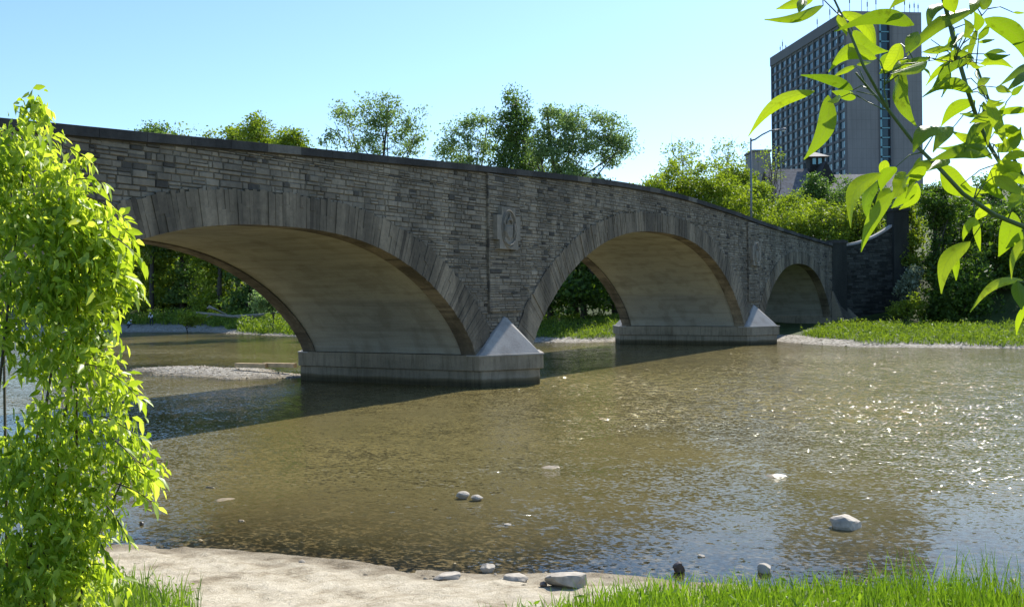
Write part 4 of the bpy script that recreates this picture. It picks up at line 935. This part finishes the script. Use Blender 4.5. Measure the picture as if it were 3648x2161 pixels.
rk(1715,1360,22,8,'rock','small stone in the shallows above the grass',29,up=0)
# pebbles: uncountable
def pebbles(name, pts, s0, s1, mat, label):
    n = len(pts); base = np.array([(1,0,0),(.31,.95,0),(-.81,.59,0),(-.81,-.59,0),(.31,-.95,0),(0,0,.75),(.1,0,-.6)])
    s = (s0+(s1-s0)*RNG.random(n)**3); ang = RNG.random(n)*6.28; c_, s_ = np.cos(ang), np.sin(ang)
    B = np.repeat(base[None], n, 0)*(1+.25*RNG.normal(size=(n, 7, 1)))*np.stack([s, s*(.5+.5*RNG.random(n)), s*(.3+.5*RNG.random(n))], 1)[:, None, :]
    X = B[..., 0]*c_[:, None]-B[..., 1]*s_[:, None]; Y = B[..., 0]*s_[:, None]+B[..., 1]*c_[:, None]
    V = np.stack([X, Y, B[..., 2]], -1)+np.array(pts)[:, None, :]
    fs = [(i, (i+1) % 5, 5) for i in range(5)]+[((i+1) % 5, i, 6) for i in range(5)]
    o = quads_mesh(name, V.reshape(-1, 3), 7, M[mat], RNG.random(n), None, fs); return tag(o, label, 'gravel', kind='stuff')
M['pebble'] = stone_mat('pebble', [(0,(.12,.095,.06)),(.3,(.27,.225,.155)),(.7,(.42,.36,.265)),(1,(.60,.54,.43))], .1, .7)
M['mud'] = stone_mat('mud', [(0,(.06,.05,.035)),(.6,(.16,.135,.10)),(1,(.3,.27,.22))], .1, .8)
M['bedstone'] = stone_mat('bed_stone', [(0,(.15,.11,.055)),(.4,(.3,.235,.125)),(1,(.48,.39,.23))], .1, .7)
pebbles('beach_pebbles', scatter(9000, 5, 14, -22, -7, lambda u, v: np.where(uL(v)-u > -.5, np.exp(-np.abs(uL(v)-u-.15)*2.2)*np.interp(v, [-22,-14.5,-13,-10,-7], [1,1,.4,.22,.3])+.02, 0)), .008, .055, 'pebble', 'pebbles and grit strewn along the near water line')
bar_ = scatter(13000, 30, 40, 8, 26, lambda u, v: (gz(u, v) > -.03)*1.0)
pebbles('mud_clods', scatter(1300, 7, 13, -19, -12, lambda u, v: np.exp(-np.abs(uL(v)-u-.35)*3.0)*np.interp(v, [-19,-14.5,-13.3,-12], [1,1,.3,.05])), .015, .09, 'mud', 'dark clods of mud and grit along the water line between the flat slabs')
pebbles('bar_gravel', bar_, .02, .11, 'pebble', 'stones of the low gravel bar beyond the first pier')
pebbles('shore_gravel', scatter(26000, 64, 82, -45, 92, lambda u, v: ((u-uR(v)) > -.6)*((u-uR(v)) < np.interp(v, [-17,-9,-5,-1,3,14,24,40,58,66,74,90], [1.2,1.8,3.2,4.2,3.0,2.6,2.0,1.2,1.2,3.4,8,9.5]))*1.0), .03, .16, 'pebble', 'pale gravel along the far shore')
pebbles('bed_stones', scatter(2000, 10, 26, -22, -5, lambda u, v: (u-uL(v) > .3)*np.exp(-(u-uL(v))/9)), .03, .17, 'bedstone', 'brown stones lying on the shallow river bed')

# ------------------------------------------------------------------ timber, driftwood
p0 = onz(578*DS, 897*DS, .33); p1 = onz(716*DS, 901*DS, .33)
a = MB(); d_ = (p1-p0); L_ = np.linalg.norm(d_); d_ /= L_; n_ = np.array([-d_[1], d_[0], 0])
for o_, (f0, f1), zz in ((0, (0, .55), .0), (.18, (.45, 1), .03)):
    q0 = p0+d_*L_*f0+n_*o_; q1 = p0+d_*L_*f1+n_*o_
    a.add([tuple(q+n_*s_*.12+np.array([0, 0, zz+h_])) for q in (q0, q1) for s_, h_ in ((-1,0),(1,0),(1,.2),(-1,.2))], [(0,1,2,3),(7,6,5,4),(0,4,5,1),(1,5,6,2),(2,6,7,3),(3,7,4,0)])
tag(a.build('timber_plank', M['plankwood']), 'long sunlit wooden plank lying on the gravel bar', 'plank')
def dpt(xd, yd, dd): return at(xd*DS, yd*DS, dd)
LD = 118
dwp = dpt(600, 772, LD); dw = thing('driftwood_log', (dwp[0], dwp[1], gz1(dwp[0], dwp[1])), 'bleached fallen tree trunk lying on the grassy shore beyond the near arch', 'log')
a = MB(); a.tube([dpt(478,764,LD+1), dpt(520,768,LD), dpt(570,774,LD), dpt(640,769,LD-1), dpt(690,762,LD-2)], [.1,.15,.17,.14,.07], 8); a.build('trunk', M['driftwood'], dw, smooth=True)
a = MB(); a.tube([dpt(560,772,LD), dpt(530,757,LD), dpt(512,750,LD), dpt(507,754,LD)], [.08,.08,.22,.1], 7); a.tube([dpt(520,768,LD), dpt(505,776,LD-.5)], [.1,.04], 5); a.tube([dpt(575,773,LD), dpt(592,779,LD-1), dpt(640,772,LD-1)], [.1,.08,.04], 5); a.build('limb', M['driftwood'], dw, smooth=True)

# ------------------------------------------------------------------ people on the far shore
def skin_body(name, joints, edges, radii, mat, parent):
    me = bpy.data.meshes.new(name); me.from_pydata(joints, edges, []); o = link(name, me, parent)
    md = o.modifiers.new('skin', 'SKIN'); me.skin_vertices if me.skin_vertices else None
    if not me.skin_vertices:
        import bmesh
        bm = bmesh.new(); bm.from_mesh(me); bm.verts.layers.skin.verify(); bm.to_mesh(me); bm.free()
    for i, r_ in enumerate(radii): me.skin_vertices[0].data[i].radius = (r_, r_)
    me.skin_vertices[0].data[0].use_root = True
    o.modifiers.new('sub', 'SUBSURF').levels = 1; o.modifiers['sub'].render_levels = 2; me.materials.append(mat)
    for p_ in me.polygons: p_.use_smooth = True
    return o
def person(loc, face, label, crouch, shirt, lean):
    o = thing('person', loc, label, 'person')
    o.rotation_euler = (0, 0, face); bpy.context.view_layer.update()
    h = .92 if not crouch else .42
    fx = math.sin(lean); fz = math.cos(lean)
    def up(d): return (fx*d, 0, h+fz*d)
    pel = (0, 0, h); chest = up(.38); neck = up(.53); head = up(.64)
    kn = .48 if not crouch else .46; kx = .06 if not crouch else .36
    J = [pel, up(.15), chest, neck, up(.58), (0,.1,h-.04),(kx,.13,kn),(0 if not crouch else .05,.14,.08),(.15,.15,.04),(0,-.1,h-.04),(kx+.03,-.13,kn),(.03,-.14,.08),(.18,-.15,.04),
         (chest[0],.19,chest[2]+.08),(chest[0]+.14,.24,chest[2]-.18),(chest[0]+.36,.17,chest[2]-.2),(chest[0],-.19,chest[2]+.08),(chest[0]+.12,-.24,chest[2]-.18),(chest[0]+.34,-.15,chest[2]-.24)]
    E_ = [(0,1),(1,2),(2,3),(3,4),(0,5),(5,6),(6,7),(7,8),(0,9),(9,10),(10,11),(11,12),(2,13),(13,14),(14,15),(2,16),(16,17),(17,18)]
    Rr = [.13,.13,.15,.06,.055,.095,.065,.045,.04,.095,.065,.045,.04,.065,.045,.035,.065,.045,.035]
    def fix(ob):   # children carry local coordinates
        ob.matrix_parent_inverse = Matrix.Identity(4); return ob
    b_ = fix(skin_body('body', J, E_, Rr, M['trousers'], o))
    fix(skin_body('shirt', [up(.02), up(.2), up(.4), J[13], J[14], J[16], J[17]], [(0,1),(1,2),(2,3),(3,4),(2,5),(5,6)], [.155,.15,.17,.085,.06,.085,.06], shirt, o))
    a = MB(); hc = np.array(head)+np.array([.02, 0, .05])
    def ball(mb_, c, rx, ry, rz, n_=10, z0=-1.0):
        vs_ = []; fs = []
        for i in range(n_+1):
            th_ = math.pi*i/n_; 
            for k in range(12): vs_.append((c[0]+rx*math.sin(th_)*math.cos(k*math.pi/6), c[1]+ry*math.sin(th_)*math.sin(k*math.pi/6), c[2]+rz*max(z0, math.cos(th_))))
        for i in range(n_):
            for k in range(12): fs.append((i*12+k, (i+1)*12+k, (i+1)*12+(k+1)%12, i*12+(k+1)%12))
        mb_.add(vs_, fs)
    ball(a, hc, .095, .075, .12); ball(a, hc+np.array([.1,0,-.01]), .02, .014, .02); fix(a.build('head', M['skin'], o, smooth=True))
    a = MB(); ball(a, hc+np.array([-.01,0,.035]), .105, .09, .1, 10, -.1); a.box(tuple(hc+np.array([.06,-.06,.035])), tuple(hc+np.array([.17,.06,.05]))); fix(a.build('cap', M['shirt'], o, smooth=True))
    for s_, jj in ((1, 15), (-1, 18)):
        a = MB(); hb = np.array(J[jj])
        for q in range(4): a.tube([hb+np.array([0,(q-1.5)*.02,0]), hb+np.array([.06+.005*(q%2),(q-1.5)*.022,-.02]), hb+np.array([.085,(q-1.5)*.022,-.05])], [.012,.01,.007], 5)
        a.tube([hb+np.array([0,-s_*.03,0]), hb+np.array([.05,-s_*.055,.0])], [.013,.009], 5); fix(a.build('hand', M['skin'], o, smooth=True))
    return o
pp = onz(312*DS, 806*DS, .15); person((pp[0], pp[1], gz1(pp[0], pp[1])-.01), -1.0, 'person in a pale blue top crouching at the water edge on the far shore', True, M['bluecloth'], .75)
pp = onz(371*DS, 803*DS, .2); person((pp[0], pp[1], gz1(pp[0], pp[1])-.01), -2.6, 'person in a white top and dark trousers bending on the far shore', False, M['shirt'], .6)

# ------------------------------------------------------------------ street lamp
lb = at(2675, 760, 96); lbz = 6.9
lamp = thing('street_lamp', (lb[0], lb[1], lbz), 'tall grey street lamp with a curved arm behind the sloping parapet', 'street lamp')
top = at(2675, 492, 96); a = MB(); a.tube([(lb[0], lb[1], lbz), tuple(top)], [.13,.085], 10); a.tube([(lb[0], lb[1], lbz), (lb[0], lb[1], lbz+.5)], [.2,.18], 10); a.build('pole', M['steel'], lamp, smooth=True)
a = MB(); a.tube([top-np.array([0,0,.25]), at(2690,497,95.7), at(2715,480,95.2), at(2745,465,94.5), at(2778,462,94)], [.09,.08,.075,.07,.06], 8)
a.build('arm', M['steel'], lamp, smooth=True)
hd = at(2788, 462, 93.8); a = MB(); e = at(2800, 460, 93.6)-hd; e /= np.linalg.norm(e); a.tube([hd-e*.3, hd-e*.1, hd+e*.2, hd+e*.38], [.05,.13,.14,.05], 10); lh = a.build('lamp_head', M['steel'], lamp, smooth=True)
a = MB(); a.tube([hd-e*.05+np.array([0,0,-.1]), hd+e*.22+np.array([0,0,-.1]) ], [.1,.1], 10); a.build('lens', M['lampglass'], lh, smooth=True)
pb = at(3056, 850, 104); a = MB(); tp_ = at(3056, 715, 104); a.tube([(pb[0], pb[1], gz1(pb[0], pb[1])-.3), tuple(tp_)], [.09,.07], 8); a.tube([tuple(tp_-np.array([0,0,.12])), tuple(tp_+np.array([0,0,.3]))], [.16,.1], 8)
tag(a.build('lamp_post', M['steel'], None, smooth=True), 'short dark post standing behind the curved wing wall', 'post')

# ------------------------------------------------------------------ tall hotel block
def xyof(x, dd): p = at(x, 600, dd); return np.array(p[:2])
Cn = xyof(3020, 300); Lf = xyof(2754, 359); dL = Lf-Cn; LL = np.linalg.norm(dL); dL /= LL
dR = np.array([dL[1], -dL[0]]); Rt = xyof(3281, 304); LR = abs((Rt-Cn)@dR); dR = dR*np.sign((Rt-Cn)@dR)
ZG, ZTOP = 20.0, float(at(3020, 40, 300)[2])
tower = thing('tower_block', (Cn[0], Cn[1], ZG), 'tall grey slab apartment block with rows of narrow windows rising above the trees', 'building')
nL = np.array([dL[1], -dL[0]]); nL *= np.sign(nL@(-Cn)); nR = -dL*1.0
def tb(mb, o, d, n, s0, s1, z0, z1_, d0, d1, t_=.5):    # box on a face: along d from s0..s1, out along n d0..d1
    P_ = [o+d*s+n*q for s, q in ((s0,d0),(s1,d0),(s1,d1),(s0,d1))]; P_ = [tuple(p) for p in P_]
    area = sum(P_[i][0]*P_[(i+1)%4][1]-P_[(i+1)%4][0]*P_[i][1] for i in range(4))
    if area < 0: P_ = P_[::-1]
    mb.prism(P_, z0, z1_, t_)
a = MB(); poly = [tuple(Cn), tuple(Cn+dL*LL), tuple(Cn+dL*LL+dR*LR), tuple(Cn+dR*LR)]
area = sum(poly[i][0]*poly[(i+1)%4][1]-poly[(i+1)%4][0]*poly[i][1] for i in range(4))
if area < 0: poly = poly[::-1]
a.prism(poly, ZG, ZTOP); wl = a.build('wall', M['tower'], tower)
NB = 13; FH = 2.93; NFL = int((ZTOP-3.2-ZG)/FH)
bay = (LL-1.0)/NB; fins = MB(); 
for k in range(NB+1): tb(fins, Cn, dL, nL, .35+k*bay-.28, .35+k*bay+.28, ZG, ZTOP-3.2, .002, .55)
for f in range(NFL+1):
    z = ZTOP-3.2-f*FH; tb(fins, Cn, dL, nL, .3, LL-.3, z-.75, z, .004, .3)
tb(fins, Cn, dL, nL, 0, LL, ZTOP-3.2, ZTOP+.01, .003, .7)
fins.build('facade_grid', M['tower2'], tower)
wcount = 0; gl_all = MB(); cu_all = MB(); ic = 0
cells = []
for f in range(NFL):
    for k in range(NB):
        z1_ = ZTOP-3.2-f*FH-.75; z0 = z1_-(FH-.75); s0 = .35+k*bay+.28; s1 = .35+(k+1)*bay-.28; cells.append((f, s0, s1, z0, z1_))
for n_, (f, s0, s1, z0, z1_) in enumerate(cells):
    g = MB() if f < 7 else gl_all; c_ = MB() if f < 7 else cu_all
    m_ = s0+(s1-s0)*.36
    tb(g, Cn, dL, nL, m_+.02, s1-.02, z0+.02, z1_-.02, .01, .06)
    tb(c_, Cn, dL, nL, s0+.05, m_-.1, z0+.12+random.choice((0,0,0,.3,.7)), z1_-.1, .01, .16, random.random())
    if f < 7:
        wo = g.build('window', M['glass'], tower); c_.build('curtain', M['curtain'], wo)
r_ = gl_all.build('window', M['glass'], tower); r_['kind'] = 'stuff'; r2_ = cu_all.build('curtain', M['curtain'], r_); r2_['kind'] = 'stuff'
# end wall: window strip on a near-black sheet painting the set-back's shade, shadow joints
wf = lambda px_: (px_-3020)/(3281-3020)*LR
a = MB(); tb(a, Cn, dR, nR, wf(3168), wf(3176), ZG, ZTOP-3.2, -.02, .5); tb(a, Cn, dR, nR, wf(3129), wf(3132), ZG, ZTOP-3.2, -.02, .4); a.build('pier_strip', M['tower2'], tower)
a = MB(); tb(a, Cn, dR, nR, wf(3132), wf(3168), ZG, ZTOP-3.2, .003, .03); a.build('recess_shade', M['recess_shade'], tower)
a = MB(); b2 = MB()
for f in range(NFL):
    z1_ = ZTOP-3.6-f*FH; tb(a, Cn, dR, nR, wf(3141), wf(3160), z1_-2.2, z1_, .035, .06); tb(b2, Cn, dR, nR, wf(3133), wf(3140), z1_-2.3, z1_, .035, .09); tb(b2, Cn, dR, nR, wf(3140), wf(3168), z1_-2.75, z1_-2.35, .035, .07, .3)
so_ = a.build('stair_window', M['glass'], tower); b2.build('glazing_strip', M['curtain'], so_)
for (px_, y1_, dd, hh) in [(3027,-10,301,6),(3074,-25,300,8),(3090,10,302,4),(3121,0,302,5.5),(3185,25,303,3),(3223,10,303,5.5),(3241,25,303,3.2),(3257,25,303,3.5),(3271,30,303,3),(2956,40,312,5),(2911,85,322,4.5),(2777,165,350,4.5),(2765,185,352,3),(2798,172,348,2.2)]:
    q = at(px_, 60, dd); rel = np.array(q[:2])-Cn; s_ = np.clip(rel@dL, .5, LL-.5); r3 = np.clip(rel@dR, .6, LR-.5); q2 = Cn+dL*s_+dR*r3
    a = MB(); a.tube([(q2[0], q2[1], ZTOP-.1), (q2[0], q2[1], ZTOP+hh)], [.09,.05], 6); a.tube([(q2[0], q2[1], ZTOP+hh*.45), (q2[0], q2[1], ZTOP+hh*.8)], [.17,.17], 6); a.build('antenna', M['tower2'], tower)
a = MB(); q = Cn+dL*6+dR*4; tb(a, q, dL, dR, 0, 9, ZTOP, ZTOP+.9, 0, 6); a.build('roof_unit', M['stucco'], tower)
# low block between twigs
q0 = xyof(2682, 190); q1 = xyof(2745, 190); d_ = q1-q0; L_ = np.linalg.norm(d_); d_ /= L_; n_ = np.array([d_[1], -d_[0]]); n_ *= np.sign(n_@(-q0))
a = MB(); tb(a, q0, d_, n_, 0, L_, 8, float(at(2700, 541, 190)[2]), -6, 0); lb_ = a.build('wall', M['tower'], thing('low_block', (q0[0], q0[1], 8), 'small flat-roofed grey building left of the tall block, behind twigs', 'building'))
lowb = lb_.parent; a = MB(); tb(a, q0, d_, n_, -.2, L_+.2, float(at(2700, 541, 190)[2]), float(at(2700, 541, 190)[2])+.4, -6.2, .2); a.build('roof_edge', M['tower2'], lowb)

# ------------------------------------------------------------------ old half-timbered house
HD = 150
def hp(x, y, dd=HD): return at(x, y, dd)
ho = hp(2960, 800); house = thing('timbered_house', (ho[0], ho[1], 11.0), 'old half-timbered house with grey shingle roofs and a small cupola among the trees', 'house')
ax = _r[:2]/np.linalg.norm(_r[:2]); ay = np.array(_f[:2])/np.linalg.norm(_f[:2]); O = ho[:2]
kk = HD/F
def hx(px_): return (px_-2960)*kk
def hz(py_): return float(at(2960, py_, HD)[2])
def hpt(x, y, z): p = O+ax*x+ay*y; return (p[0], p[1], z)
def hbox(mb, x0, x1, y0, y1, z0, z1_, t_=.5):
    mb.add([hpt(x0,y0,z0),hpt(x1,y0,z0),hpt(x1,y1,z0),hpt(x0,y1,z0),hpt(x0,y0,z1_),hpt(x1,y0,z1_),hpt(x1,y1,z1_),hpt(x0,y1,z1_)], [(0,3,2,1),(4,5,6,7),(0,1,5,4),(1,2,6,5),(2,3,7,6),(3,0,4,7)], t_)
def gable_roof(mb, x0, x1, yc, hd_, ze, zr, th=.25):      # ridge along x
    for s_ in (-1, 1):
        A_ = [hpt(x0, yc+s_*hd_, ze), hpt(x1, yc+s_*hd_, ze), hpt(x1, yc, zr), hpt(x0, yc, zr)]; B_ = [(p[0], p[1], p[2]-th) for p in A_]
        mb.add(A_+B_, [(0,1,2,3),(7,6,5,4),(0,4,5,1),(1,5,6,2),(3,7,4,0)])
a = MB(); hbox(a, hx(2765), hx(3260), 0, 9, 10, hz(690)); hbox(a, hx(2945), hx(3275), -2.5, -.003, 10, hz(705))
for (x0, x1, ze, zr) in ((hx(2762), hx(2905), hz(690), hz(595)), (hx(2965), hx(3255), hz(690), hz(615))):
    for xx in (x0, x1): a.add([hpt(xx, .02, ze), hpt(xx, 8.98, ze), hpt(xx, 4.5, zr-.2)], [(0,1,2)])
wl = a.build('wall', M['stucco'], house)
a = MB(); gable_roof(a, hx(2751), hx(2915), 4.5, 5.3, hz(690)-.3, hz(587)); gable_roof(a, hx(2955), hx(3262), 4.5, 5.3, hz(700)-.3, hz(610))
a.build('roof', M['slate'], house)
a = MB()   # dark steep cross-gable under the cupola
x0, x1 = hx(2905), hx(2978); zr = hz(575); ze = hz(650)
a.add([hpt(x0,-1,ze),hpt((x0+x1)/2,-.5,zr),hpt(x1,-1,ze),hpt(x0,10,ze),hpt((x0+x1)/2,9,zr),hpt(x1,10,ze)], [(0,2,1),(0,1,4,3),(1,2,5,4),(3,4,5)])
a.build('cross_gable', M['timber'], house)
a = MB(); xc = hx(2938); hw = hx(2965)-xc; hbox(a, xc-hw, xc+hw, 3.2, 3.2+2*hw, hz(600), hz(548)-.002); cu = a.build('cupola', M['timber'], house)
a = MB(); hw2 = hx(2979)-xc; zc_ = hz(548); yc = 3.2+hw
a.add([hpt(xc-hw2,yc-hw2,zc_),hpt(xc+hw2,yc-hw2,zc_),hpt(xc+hw2,yc+hw2,zc_),hpt(xc-hw2,yc+hw2,zc_),hpt(xc,yc,hz(527))], [(0,3,2,1),(0,1,4),(1,2,4),(2,3,4),(3,0,4)]); a.build('cupola_roof', M['slate'], cu)
a = MB()
for s_ in (-.55, .1): hbox(a, xc+s_*hw*1.2, xc+s_*hw*1.2+.45*hw, 3.15, 3.2, hz(575), hz(553)); 
a.build('louvre', M['curtain'], cu)
for (x0, x1, y0_, z0, z1_, nst) in ((2949,3025,-2.55,hz(760),hz(706),9),(3120,3275,-2.55,hz(800),hz(722),17)):   # timbering
    a = MB()
    for k in range(nst+1):
        xx = hx(x0)+(hx(x1)-hx(x0))*k/nst; hbox(a, xx-.09, xx+.09, y0_-.05, y0_+.02, z0, z1_)
    hbox(a, hx(x0)-.1, hx(x1)+.1, y0_-.07, y0_+.02, z1_, z1_+.22); hbox(a, hx(x0)-.1, hx(x1)+.1, y0_-.07, y0_+.02, z0-.2, z0)
    a.build('timber_frame', M['timber'], wl)
a = MB()   # dormer gables in front
for xc_, w_, zt_, ze_ in ((2987,45,hz(672),hz(708)),(3190,75,hz(660),hz(716))):
    x0, x1 = hx(xc_-w_), hx(xc_+w_)
    for s_, xe in ((-1, x0), (1, x1)):
        a.add([hpt(hx(xc_),-3.1,zt_),hpt(xe,-3.1,ze_),hpt(xe,3,ze_),hpt(hx(xc_),3,zt_),hpt(hx(xc_),-3.1,zt_-.25),hpt(xe,-3.1,ze_-.25),hpt(xe,3,ze_-.25),hpt(hx(xc_),3,zt_-.25)], [(0,1,2,3),(4,7,6,5),(0,4,5,1),(1,5,6,2)])
a.build('dormer_roof', M['slate'], house)
for xx in (2960, 2985, 3140, 3180, 3225):
    a = MB(); hbox(a, hx(xx), hx(xx+14), -2.66, -2.56, hz(752), hz(722)); wn_ = a.build('window', M['glass'], wl)
